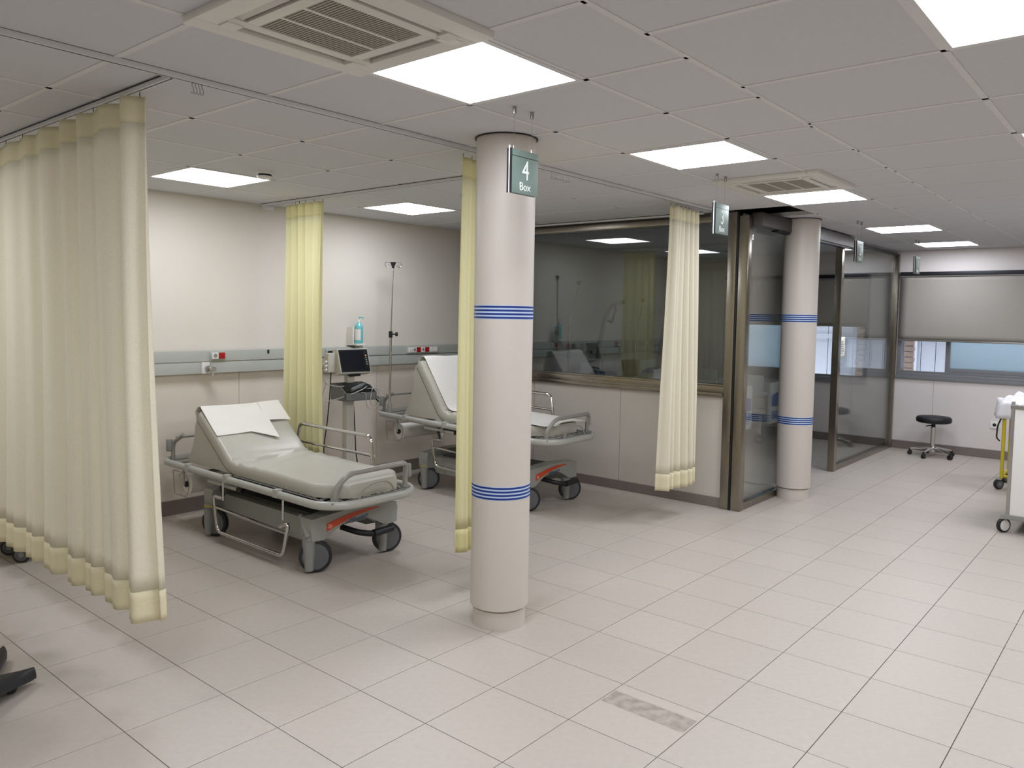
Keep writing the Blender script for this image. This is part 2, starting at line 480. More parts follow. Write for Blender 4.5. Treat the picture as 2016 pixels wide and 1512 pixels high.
# far wall with two window openings
W1 = (-4.6, -1.085, .91, 2.215)     # y0,y1,z0,z1
W2 = (-.735, 1.25, .80, 2.20)
wr = MB()
def wallseg(y0, y1, z0, z1): wr.box(XF, XF+.22, y0, y1, z0, z1)
wallseg(YF, W1[0], 0, H+.3); wallseg(W1[1], W2[0], 0, H+.3); wallseg(W2[1], YB, 0, H+.3)
wallseg(W1[0], W1[1], 0, W1[2]); wallseg(W1[0], W1[1], W1[3], H+.3)
wallseg(W2[0], W2[1], 0, W2[2]); wallseg(W2[0], W2[1], W2[3], H+.3)
wro = struct(wr.obj('wall_right', M_PANELFAR, smooth=False), 'pale far wall with windows and roller blinds', 'wall')
for a, b in ((-1.52, YG-.03), (-2.55, -1.52), (-3.6, -2.55), (-4.6, -3.6)):
    MB().bbox(XF-.010, XF, a+.002, b-.002, .10, .89, .002).obj('wall_panel', M_PANELFAR, wro, smooth=False)
struct(MB().bbox(XF-.024, XF, YF, YG-.03, 0, .098, .003).obj('baseboard_right', M_SKIRT, smooth=False), 'grey baseboard under the window', 'baseboard')
struct(MB().bbox(XF-.024, XF, YG+.03, YB-.03, 0, .098, .003).obj('baseboard_far', M_SKIRT, smooth=False), 'grey baseboard on the far wall of the glazed room', 'baseboard')

def window(name, W, blind_z, split, label, blabel, opened):
    """aluminium sliding window in its opening, with an open clear part, a frosted pane and a roller blind"""
    y0, y1, z0, z1 = W
    root = D.objects.new(name, None); COL.objects.link(root); struct(root, label, 'window')
    fr = MB(); x0, x1 = XF-.012, XF+.14
    fr.bbox(x0, x1, y0, y0+.05, z0, z1, .004); fr.bbox(x0, x1, y1-.05, y1, z0, z1, .004)
    fr.bbox(x0, x1, y0+.05, y1-.05, z1-.05, z1, .004)
    fr.bbox(x0, x1, y0+.05, y1-.05, z0, z0+.05, .004)
    fr.obj('window_frame', M_WINFR, root)
    MB().bbox(XF-.03, XF, y0-.01, y1+.01, z0-.025, z0+.012, .004).obj('window_sill', M_WINFR, root)
    MB().bbox(XF+.05, XF+.085, y0+.05, y1-.05, z0+.05, z0+.075, .003).obj('window_track', M_WINFR, root)
    zb, zt = z0+.075, z1-.05
    s0, s1 = (y0+.05, split) if opened == 'hi' else (split, y1-.05)
    sash = MB()
    sash.bbox(XF+.055, XF+.085, s0, s0+.05, zb, zt, .003); sash.bbox(XF+.055, XF+.085, s1-.05, s1, zb, zt, .003)
    sash.bbox(XF+.055, XF+.085, s0+.05, s1-.05, zb, zb+.05, .003); sash.bbox(XF+.055, XF+.085, s0+.05, s1-.05, zt-.05, zt, .003)
    sash.obj('sash', M_WINFR, root)
    MB().box(XF+.066, XF+.072, s0+.05, s1-.05, zb+.05, zt-.05).obj('frosted_pane', M_FROST, root, smooth=False, label='pale blue frosted pane')
    o0, o1 = (split, y1-.05) if opened == 'hi' else (y0+.05, split)
    MB().box(XF+.10, XF+.106, o0, o1, zb, zt).obj('clear_pane', M_CLEAR, root, smooth=False)
    b = thing('roller_blind', blabel, 'blind', (XF-.045, (y0+y1)/2, z1))
    hw = (y1-y0)/2-.02
    MB().bbox(-.02, .03, -hw-.012, hw+.012, -.05, .0, .004).obj('head_rail', M_DARKMET, b, label='dark head rail')
    MB().cyl((.0, -hw, -.045), (.0, hw, -.045), .018, n=14).obj('roller', M_BLINDF, b)
    MB().grid(40, 12, lambda u, v: (.004+.003*math.sin(u*9)+.002*math.sin(v*5), -hw+2*hw*u, -.05+(blind_z-z1+.05)*v)).obj('blind_fabric', M_BLINDF, b, thick=.0015)
    MB().bbox(-.006, .014, -hw, hw, blind_z-z1-.012, blind_z-z1+.008, .003).obj('bottom_bar', M_STEELD, b)
    return root
window('window_1', W1, 1.372, -1.62, 'grey framed sliding window left partly open under its blind', 'wide grey roller blind over the window behind the black stool', 'hi')
window('window_2', W2, 1.53, .0, 'grey framed window inside the glazed room', 'grey roller blind seen through the glazed room', 'lo')
# outdoors
ow = tag(MB().box(XF+1.17, XF+1.35, -6, 3, -.5, 4.0).obj('outdoor_wall', mat('outdoor_backing', (120, 126, 140), rough=.9, noise=.05), smooth=False), 'white boarded outdoor wall seen through the open window gaps', 'wall')
pk = MB().bbox(-.018, .0, .004, .176, -.4, 3.9, .004).mesh('plank', M_OUTWHITE, smooth=False)
for k in range(40):
    link_mesh('plank', pk, ow, (XF+1.168+random.uniform(-.004, .0), -5.6+k*.18, 0))
for z in (1.34, .55):
    MB().bbox(XF+1.12, XF+1.148, -5.6, 1.6, z, z+.05, .004).obj('batten', M_OUTWHITE, ow, smooth=False)
def brick_pier(y0, y1, label):
    p = thing('brick_pier', label, 'brick pier', (XF+.9, y0, 0))
    MB().box(.01, .2, .01, y1-y0-.01, 0, 2.6).obj('mortar', M_OUTWHITE, p, smooth=False)
    me = MB().box(-.0, .06, .0, (y1-y0)/2-.012, 0, .062).mesh('brick', M_BRICK, smooth=False)
    for r in range(28):
        for c in range(2):
            o = link_mesh('brick', me, p, (-.008+random.uniform(-.004, .004), c*(y1-y0)/2+(.006 if r % 2 else .0), .3+r*.075))
brick_pier(-1.07, -.80, 'narrow brick pier outside the open window gap by the stool')
brick_pier(-.60, -.31, 'brick pier outside the window of the glazed room')

# ------------------------------------------------------------------ low partition wall with panels and glazing
PY0, PY1 = -.90, YB
pw = struct(MB().box(XP+.004, XP+.096, PY0, PY1, .085, .945).obj('wall_partition', M_PARTPANEL, smooth=False), 'low panelled wall under the dark glass', 'wall')
pj = [PY0, .12, 1.14, PY1]
for a, b in zip(pj[:-1], pj[1:]):
    MB().bbox(XP-.008, XP+.004, a+.002, b-.002, .085, .945, .002).obj('wall_panel', M_PARTPANEL, pw, smooth=False)
    MB().bbox(XP+.096, XP+.108, a+.002, b-.002, .085, .945, .002).obj('wall_panel', M_PARTPANEL, pw, smooth=False)
struct(MB().bbox(XP-.018, XP+.118, PY0, PY1-.025, 0, .085, .003).obj('baseboard_partition', M_SKIRT, smooth=False), 'dark grey baseboard of the partition', 'baseboard')
gp = thing('glass_partition', 'dark reflective glass screen in steel frame above the low panelled wall', 'partition', (XP, 0, 0))
MB().bbox(-.045, .145, PY0, PY1, .945, .975, .004).obj('sill_rail', M_STEEL, gp)
MB().bbox(-.03, .13, PY0, PY1, .975, 1.03, .006).obj('lower_rail', M_STEEL, gp)
MB().bbox(-.01, .11, PY0, PY1, 1.03, 1.045, .004).obj('glazing_bead', M_STEEL, gp)
MB().bbox(-.015, .115, PY0, PY1, 2.405, H-.004, .005).obj('head_rail', M_STEEL, gp)
MB().box(.035, .045, PY0, PY1-.04, 1.04, 2.41).obj('glass_pane', M_GLASS, gp, smooth=False, label='smoked reflective glass')
MB().bbox(-.01, .11, PY1-.05, PY1, 1.045, 2.405, .004).obj('wall_post', M_STEEL, gp)
MB().bbox(-.035, .035, PY0-.075, PY0, 0, H-.004, .006).obj('end_post', M_STEEL, gp)
MB().bbox(.035, .11, PY0-.06, PY0-.01, 0, H-.004, .006).obj('end_post', M_STEEL, gp)
MB().bbox(-.03, .03, PY0-.09, PY0-.075, 0, H-.004, .002).obj('gap_seal', M_BLACKPL, gp)

gf = thing('glass_front', 'clear glass front of the far room with steel posts and door header', 'partition', (0, YG, 0))
MB().bbox(XP-.03, XP+.05, -.035, .045, 0, 2.44, .006).obj('corner_post', M_STEEL, gf)
MB().bbox(7.17, 7.25, -.035, .035, 0, 2.44, .006).obj('mid_post', M_STEEL, gf)
MB().bbox(9.34, XF, -.035, .035, 0, 2.44, .006).obj('wall_post', M_STEEL, gf)
MB().box(XP+.05, 5.95, -.006, .006, .06, 2.42).obj('glass_pane', M_GLASSF, gf, smooth=False)
MB().box(7.25, 9.34, -.006, .006, .06, 2.42).obj('glass_pane', M_GLASSF, gf, smooth=False)
MB().bbox(XP+.05, 5.95, -.03, .03, 0, .06, .004).obj('bottom_rail', M_STEEL, gf)
MB().bbox(7.25, 9.34, -.03, .03, 0, .06, .004).obj('bottom_rail', M_STEEL, gf)
MB().bbox(XP+.05, 9.34, -.012, .012, 2.42, 2.45, .003).obj('top_channel', M_DARKMET, gf)
MB().bbox(XP+.06, 7.29, -.11, -.02, 2.36, 2.47, .006).obj('door_header', mat('header_grey', (80,76,73), rough=.4, metal=.3, noise=.03), gf, label='grey sliding door operator box')
MB().box(5.3, 7.2, -.095, -.035, 2.345, 2.36).obj('header_slot', M_BLACKPL, gf, smooth=False)
nt_ = thing('paper_notice', 'white printed paper notice taped to the glass front beside the steel post', 'notice', (7.27, YG-.010, 1.2))
MB().grid(6, 6, lambda u, v: (.17*u, -.001-.004*math.sin(PI*v)*u, .225*v)).obj('sheet', M_PAPER, nt_, thick=.0008)
for k in range(6):
    MB().box(.03, .03+random.uniform(.07, .11), -.0075, -.007, .05+k*.024, .058+k*.024).obj('print_line', M_GREYPL, nt_, smooth=False)

# ------------------------------------------------------------------ columns
def column(cx, cy, label):
    c = thing('column', label, 'column', (cx, cy, 0), group='round striped columns')
    MB().lathe([(.137, 0), (.137, .092), (.128, .094), (.128, .104)], 48).obj('base_ring', M_COLUMN, c)
    MB().lathe([(.147, .102), (.1505, .106), (.1505, H+.12)], 64).obj('shaft', M_COLUMN, c)
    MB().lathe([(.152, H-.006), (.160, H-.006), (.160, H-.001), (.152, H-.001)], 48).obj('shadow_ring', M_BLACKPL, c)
    for z in (.672, 1.578):
        b = MB().lathe([(.1509, z), (.1511, z), (.1511, z+.069), (.1509, z+.069)], 64).obj('stripe_band', M_STRIPEBG, c)
        for k in range(4):
            MB().lathe([(.1513, z+.003+k*.0177), (.1516, z+.003+k*.0177), (.1516, z+.0125+k*.0177), (.1513, z+.0125+k*.0177)], 64).obj('stripe', M_STRIPE, b)
    return c
column(1.762, -1.133, 'round cream column with blue stripes, nearest, under the box four sign')
column(5.704, -1.19, 'round cream column with blue stripes, further, in front of the glass front')

# ------------------------------------------------------------------ ceiling lights
LBL = ['ceiling light panel beside the large air conditioning cassette', 'ceiling light panel in front of the box three sign',
       'ceiling light panel overlapping the far air conditioning cassette', 'ceiling light panel right of the box two sign',
       'farthest ceiling light panel by the window wall', 'ceiling light panel above the left trolley next to smoke detector',
       'ceiling light panel near the back wall above the second trolley', None, None,
       'brightest ceiling light panel cut by the top right corner', 'ceiling light panel cut by the right edge of the picture', None, None, None]
for k, r in enumerate(lamps):
    o = thing('ceiling_light', LBL[k] or 'ceiling light panel outside the picture', 'ceiling light', ((r[0]+r[1])/2, (r[2]+r[3])/2, H), group='square ceiling light panels')
    a = (r[1]-r[0])/2-.006; b = (r[3]-r[2])/2-.006; fw = .022
    fr = MB()
    fr.box(-a, a, -b, -b+fw, -.006, .03); fr.box(-a, a, b-fw, b, -.006, .03)
    fr.box(-a, -a+fw, -b+fw, b-fw, -.006, .03); fr.box(a-fw, a, -b+fw, b-fw, -.006, .03)
    fr.obj('frame', M_TBAR, o, smooth=False)
    MB().box(-a+fw, a-fw, -b+fw, b-fw, .004, .02).obj('back_box', M_TBAR, o, smooth=False)
    dm = D.meshes.new('diffuser'); dm.from_pydata([(-a+fw, -b+fw, -.003), (-a+fw, b-fw, -.003), (a-fw, b-fw, -.003), (a-fw, -b+fw, -.003)], [], [(0, 1, 2, 3)])
    dm.materials.append(M_LAMP); link_mesh('diffuser', dm, o)

# ------------------------------------------------------------------ air conditioning cassettes
def cassette(r, label):
    cx, cy = (r[0]+r[1])/2, (r[2]+r[3])/2; a = (r[1]-r[0])/2; b = (r[3]-r[2])/2
    o = thing('air_conditioner', label, 'air conditioner', (cx, cy, H), group='ceiling cassettes')
    # frame as a ring of strips, slots between the outer rim and the middle grille
    z0, z1 = -.024, .0
    rim = MB()
    so, si, gl_ = .075, .118, .16       # slot outer / inner edges, grille edge (from outside)
    ends = .13
    for s in (-1, 1):
        rim.bbox(-a, a, min(s*b, s*(b-so)), max(s*b, s*(b-so)), z0, z1, .004)
        rim.bbox(min(s*a, s*(a-so)), max(s*a, s*(a-so)), -b+so, b-so, z0, z1, .004)
        rim.bbox(-a+so, a-so, min(s*(b-si), s*(b-gl_)), max(s*(b-si), s*(b-gl_)), z0, z1, .004)
        rim.bbox(min(s*(a-si), s*(a-gl_)), max(s*(a-si), s*(a-gl_)), -b+gl_, b-gl_, z0, z1, .004)
    for sx in (-1, 1):
        for sy in (-1, 1):
            rim.bbox(min(sx*(a-so), sx*(a-ends)), max(sx*(a-so), sx*(a-ends)), min(sy*(b-so), sy*(b-ends)), max(sy*(b-so), sy*(b-ends)), z0-.004, z1, .004)
    rim.obj('panel_frame', M_CASS, o)
    MB().box(-a+.02, a-.02, -b+.02, b-.02, -.002, .10).obj('housing', mat('duct_dark', (52, 48, 48), rough=.7, noise=.05), o, smooth=False)
    for s in (-1, 1):
        v = MB().box(-a+ends, a-ends, -.012, .012, -.0015, .0015).rot(s*.5, 'X').move(0, s*(b-(so+si)/2), -.013)
        v.obj('air_vane', M_CASS, o, smooth=False)
        v = MB().box(-.012, .012, -b+ends, b-ends, -.0015, .0015).rot(-s*.5, 'Y').move(s*(a-(so+si)/2), 0, -.013)
        v.obj('air_vane', M_CASS, o, smooth=False)
    n = 30; gy = b-gl_; gx = a-gl_
    MB().box(-gx, gx, -gy, gy, -.006, -.004).obj('grille_back', M_CASSD, o, smooth=False)
    sl = MB().box(-.0035, .0035, -gy, gy, -.021, -.006).mesh('grille_slat', M_CASSD if False else mat('cassette_slat', (170, 164, 154), rough=.5, noise=.02), smooth=False)
    for k in range(n):
        link_mesh('grille_slat', sl, o, (-gx+(k+.5)*2*gx/n, 0, 0))
    for y in (-gy/3, gy/3):
        MB().box(-gx, gx, y-.006, y+.006, -.0225, -.006).obj('grille_rib', M_CASS, o, smooth=False)
    MB().bbox(a-.11, a-.04, -b+.10, -b+.15, z0-.003, z0, .001).obj('display', M_WHITEPL, o)
    return o
cassette(cass[0], 'large cream ceiling air conditioning cassette with grille, nearest the viewer')
cassette(cass[1], 'cream ceiling air conditioning cassette above the box three sign, farther away')

# smoke detector
sd = thing('smoke_detector', 'small round white smoke detector on ceiling near left light', 'smoke detector', (1.565, .74, H))
MB().lathe([(.052, 0), (.052, -.012), (.046, -.018)], 28).obj('base', M_WHITEPL, sd)
MB().lathe([(.044, -.018), (.044, -.030)], 28).obj('vent_ring', M_DARKMET, sd)
MB().lathe([(.047, -.030), (.043, -.042), (.024, -.048)], 28).obj('cap', M_WHITEPL, sd)

# ------------------------------------------------------------------ hanging box signs
def sign(x, num, label, w=.178):
    y = -1.565
    o = thing('hanging_sign', label, 'sign', (x, y, 2.122), group='hanging box number signs')
    h = .185
    MB().bbox(.0, w, -.012, -.004, 0, h, .0012).obj('face_plate', M_SIGN, o)
    MB().bbox(.0, w, .004, .012, 0, h, .0012).obj('face_plate', M_SIGN, o)
    MB().box(.002, w-.002, -.004, .004, .004, h-.002).obj('core', M_DARKMET, o, smooth=False)
    MB().box(-.004, .0, -.013, -.003, -.001, h+.001).obj('edge_trim', M_BLACKPL, o, smooth=False)
    MB().box(-.004, .0, .003, .013, -.001, h+.001).obj('edge_trim', M_BLACKPL, o, smooth=False)
    MB().box(-.0045, .0, -.0022, .0022, -.002, h+.012).obj('edge_strip', M_WHITEPL, o, smooth=False)  # chrome strip, its bright reflection painted as plain white
    MB().box(.0, w, -.0125, -.0119, h-.030, h-.0275).obj('groove', M_DARKMET, o, smooth=False)
    text_obj(num, .118, .0006, M_SIGNTXT, 'numeral', o, (w*.52, -.0126, .098), (PI/2, 0, 0), sx=.8)
    text_obj('Box', .05, .0006, M_SIGNTXT, 'lettering', o, (w*.5, -.0126, .03), (PI/2, 0, 0), sx=.95)
    for dx in (.025, w-.035):
        MB().cyl((dx, 0, h), (dx, 0, H-2.122-.03), .0008, n=6).obj('wire', M_CHROME, o)
        MB().lathe([(.0085, 0), (.0085, -.030)], 16, (dx, 0, H-2.122)).obj('ceiling_mount', M_STEELD, o)
        MB().cyl((dx, 0, h-.004), (dx, 0, h+.014), .0022, n=8).obj('wire_clip', M_CHROME, o)
    return o
sign(1.290, '4', 'sage green hanging sign reading 4 Box before the nearest column')
sign(3.210, '3', 'sage green hanging sign reading 3 Box above the narrow curtain')
sign(5.980, '2', 'sage green hanging sign reading 2 before the glass front')
sign(8.02, '1', 'dark edged hanging sign farthest away above the window blind')

# ------------------------------------------------------------------ curtain tracks
def track(p0, p1, label):
    o = thing('curtain_track', label, 'curtain track', p0, group='ceiling curtain tracks')
    d = Vector(p1)-Vector(p0); L = d.length; o.rotation_euler = (0, 0, math.atan2(d.y, d.x))
    MB().bbox(0, L, -.012, .012, -.022, -.002, .002).obj('rail', M_TBAR, o)
    MB().box(0, L, -.004, .004, -.0225, -.018).obj('slot', M_DARKMET, o, smooth=False)
    MB().box(0, L, .012, .0145, -.006, -.002).obj('shadow_line', M_DARKMET, o, smooth=False)  # solid dark strip standing in for the track's shadow on the ceiling
    return o
tA = track((XL+.05, -.85, H), (4.70, -.85, H), 'long white curtain track crossing the ceiling behind the near column')
track((.19, -.83, H), (.19, YB-.02, H), 'white curtain track carrying the wide left curtain')
track((2.395, -.83, H), (2.395, YB-.06, H), 'white curtain track carrying the yellow curtain between trolleys')
track((4.775, -.70, H), (4.775, YB-.05, H), 'white curtain track beside the glass partition head')
hook_me = MB().tube([(0, 0, 0), (0, 0, -.012), (.006, 0, -.022), (.006, 0, -.036), (.0, 0, -.042), (-.005, 0, -.034)], .0016, n=6).mesh('curtain_hook', M_STEELD)
def loose_hooks(x0, y0, dx, dy, n, label):
    for k in range(n):
        tag(link_mesh('curtain_hook', hook_me, None, (x0+dx*k, y0+dy*k, H-.022)), label, 'hook', label)
loose_hooks(.26, -.85, .013, 0, 4, 'empty curtain hook bunched on the track left of the near air conditioner')
loose_hooks(2.50, -.85, .022, 0, 9, 'empty curtain hook bunched on the track right of the near column')
tag(MB().bbox(0, .10, -.01, .01, -.05, -.02, .003).move(2.38, YB-.08, H).obj('track_bracket', M_TBAR), 'small white track end bracket at the back wall above the yellow curtain', 'bracket')

# ------------------------------------------------------------------ curtains
def curtain(name, label, axis, c0, s0, s1, z0, z1, folds, amp, seed, cm, hm, spread=0.0, phase=0.0, nu=220, sway=0.0, warp=0.5, taper=0.0):
    """pleated cloth hanging along x or y. c0 = position across, s0..s1 = extent along"""
    rnd = random.Random(seed)
    ph = [rnd.uniform(0, 6.28) for _ in range(6)]
    wv = [rnd.uniform(.6, 1.5) for _ in range(folds+3)]
    cum = [0]
    for q in wv: cum.append(cum[-1]+q)
    def warped(u):
        t = u*folds; i = int(min(t, folds-1)); f = t-i
        a = cum[i]; b = cum[i+1]
        return (a+(b-a)*f)/cum[folds]
    o = thing(name, label, 'curtain', (0, 0, 0), group='hospital cubicle curtains')
    def P(u, zz, off=0.0):
        v = (z1-zz)/(z1-z0)
        uu = warped(u)*warp+u*(1-warp)
        g = 2*PI*folds*u+phase
        A = amp*(1-taper*min(1, u*1.6))*(.55+.45*v)*(.75+.5*math.sin(3.1*u*folds/2+ph[0])*.5)
        sn = math.sin(g+.5*math.sin(2.0*v+ph[1]))
        sn = math.copysign(abs(sn)**.7, sn)
        across = c0+A*sn+.25*amp*math.sin(2*g+ph[2]+1.2*v)*(.3+.7*v)+sway*v*v+.012*math.sin(ph[3]+5*u+3*v)
        mid = (s0+s1)/2
        al = s0+(s1-s0)*uu
        al = mid+(al-mid)*(1+spread*v)+.35*amp*math.cos(g*1.0)*.5
        return (across, al, zz) if axis == 'y' else (al, across, zz)
    zh = z0+.13; zt = z1-.10
    MB().grid(nu, 26, lambda u, v: P(u, zt+(zh-zt)*v)).obj('cloth', cm, o, thick=.0016, ang=80)
    MB().grid(nu, 4, lambda u, v: P(u, zh+.002+(z0-zh)*v)).obj('hem', hm, o, thick=.004, ang=80)
    MB().grid(nu, 4, lambda u, v: P(u, z1+(zt-.002-z1)*v)).obj('header_band', hm, o, thick=.004, ang=80)
    nh = max(4, folds+1)
    for k in range(nh):
        u = (k+.3)/nh
        p = P(u, z1)
        hk = MB().tube([(0, 0, .006), (0, 0, -.02), (.004, 0, -.03), (0, 0, -.036)], .0018, n=6)
        q = hk.obj('hook', M_DARKMET, o); q.location = (p[0], p[1], z1+.012)
    return o
curtain('privacy_curtain', 'wide cream privacy curtain hanging at the far left foreground', 'y', .19, -.575, 1.95, .30, 2.445, 11, .060, 3, M_CURT, M_CURTY, nu=420, sway=.0, phase=1.2, warp=.85, spread=.02, taper=.55)
curtain('privacy_curtain', 'gathered pale yellow curtain behind the left trolley', 'y', 2.395, 1.27, 1.75, .34, 2.44, 5, .045, 11, M_CURT2, M_CURT2Y, spread=-.02)
curtain('privacy_curtain', 'pale yellow curtain mostly hidden behind the nearest column', 'x', -.80, 1.78, 2.365, .28, 2.44, 6, .022, 5, M_CURT2, M_CURT2Y)
curtain('privacy_curtain', 'narrow cream curtain hanging before the low panelled partition', 'x', -.82, 4.00, 4.44, .27, 2.44, 6, .045, 8, M_CURT, cloth('curtain_hem_cream', (247, 241, 214), .34), spread=.14)

# ------------------------------------------------------------------ medical wall rail and its outlets
def medrail(x0, x1, label):
    o = thing('medical_rail', label, 'wall rail', (0, YB, 0), group='medical wall rails')
    MB().bbox(x0, x1, -.062, -.0125, 1.19, 1.275, .004).obj('upper_duct', M_RAILGREY, o)
    MB().bbox(x0, x1, -.056, -.0125, 1.182, 1.19, .001).obj('joint_strip', M_STEELD, o)
    MB().bbox(x0, x1, -.062, -.0125, 1.095, 1.182, .004).obj('lower_duct', M_RAILGREY, o)
    return o
medrail(-1.2, 4.83, 'long grey medical supply rail on the back wall behind the trolleys')
medrail(XP+.14, 9.2, 'grey medical supply rail seen dimly inside the glazed room')
YR = YB-.062
def outlet_strip(x, z, cells, label):
    o = thing('outlet_strip', label, 'power outlet', (x, YR, z), group='outlet plates on the wall rail')
    n = len(cells); s = .058
    MB().bbox(-.010, n*s+.010, -.012, 0, -.005, .062, .003).obj('back_plate', M_RAILGREY, o)
    for k, c in enumerate(cells):
        m_ = M_REDPL if c == 'r' else M_WHITEPL
        p = MB().bbox(k*s+.004, (k+1)*s-.004, -.020, -.012, .004, .053, .002).obj('socket', m_, o)
        if c == 'o':
            MB().cyl((k*s+s/2, -.0206, .029), (k*s+s/2, -.0198, .029), .017, n=20).obj('socket_well', M_GREYPL, p)
        elif c == 'r':
            MB().cyl((k*s+s/2, -.0206, .029), (k*s+s/2, -.0198, .029), .017, n=20).obj('socket_well', M_REDPL, p)
        else:
            MB().bbox(k*s+.016, (k+1)*s-.016, -.0215, -.0198, .016, .042, .001).obj('rocker', M_WHITEPL, p)
    return o
outlet_strip(1.925, 1.205, 'or', 'white and red wall outlets on the rail above the left trolley')
outlet_strip(3.03, 1.198, 'or', 'white and red wall outlets behind the patient monitor')
outlet_strip(3.995, 1.203, 'wororww', 'row of seven white and red outlets above the second trolley')
outlet_strip(6.35, 1.203, 'oror', 'row of outlets inside the glazed room')
outlet_strip(8.55, 1.203, 'wor', 'outlets near the far corner inside the glazed room')
tag(MB().bbox(2.430, 2.446, YR-.006, YR, 1.240, 1.270, .001).obj('data_port', M_BLACKPL), 'small black port on the rail left of the yellow curtain', 'port')
def gas(x, label):
    o = thing('gas_outlet', label, 'gas outlet', (x, YR, 1.14))
    MB().bbox(-.032, .032, -.018, 0, -.045, .045, .003).obj('plate', M_WHITEPL, o)
    MB().cyl((.015, -.018, -.005), (.015, -.05, -.005), .024, n=20).obj('collar', M_STEELD, o)
    MB().cyl((.02, -.05, -.003), (.02, -.10, -.003), .018, .022, n=20).obj('coupling', M_CHROME, o)
    MB().cyl((.02, -.075, .010), (.045, -.075, .010), .009, n=12).obj('side_knob', M_WHITEPL, o)
    MB().cyl((.02, -.085, -.02), (.02, -.085, -.06), .008, .002, n=10).obj('hose_barb', M_WHITEPL, o)
    MB().tube([(.018, -.05, .018), (.03, -.035, .06), (.035, -.025, .10)], .0025, n=6).obj('retaining_cord', M_GREYPL, o)
    return o
gas(1.875, 'white medical gas outlet with chrome coupling below the wall rail')
gas(7.05, 'gas outlet on the rail inside the glazed room')

# soap dispenser on the wall above the monitor
sp = thing('soap_dispenser', 'wall bracket holding a teal hand gel pump bottle', 'soap dispenser', (3.36, YB, 1.29))
MB().bbox(-.056, -.044, -.09, 0, .01, .17, .004).obj('bracket', M_WHITEPL, sp)
MB().bbox(-.056, .045, -.145, -.0, .0, .018, .004).obj('shelf', M_WHITEPL, sp)
b_ = MB().lathe([(.036, .02), (.038, .03), (.038, .17), (.034, .19), (.018, .205), (.016, .215)], 28, (0, -.105, 0)).obj('bottle', M_GEL, sp)
MB().grid(10, 2, lambda u, v: (.0386*math.cos(2.6+u*1.9), -.105+.0386*math.sin(2.6+u*1.9), .05+.10*v)).obj('bottle_label', M_WHITEPL, b_)
MB().lathe([(.014, .215), (.014, .235), (.006, .237), (.006, .262)], 16, (0, -.105, 0)).obj('pump', M_WHITEPL, sp)
MB().tube([(0, -.105, .262), (.0, -.12, .264), (.02, -.15, .256)], .006, n=8).obj('nozzle', M_GEL, sp)
MB().lathe([(.030, -.05), (.036, -.02), (.036, .0)], 20, (0, -.105, 0)).obj('drip_cup', M_GREYPL, sp)

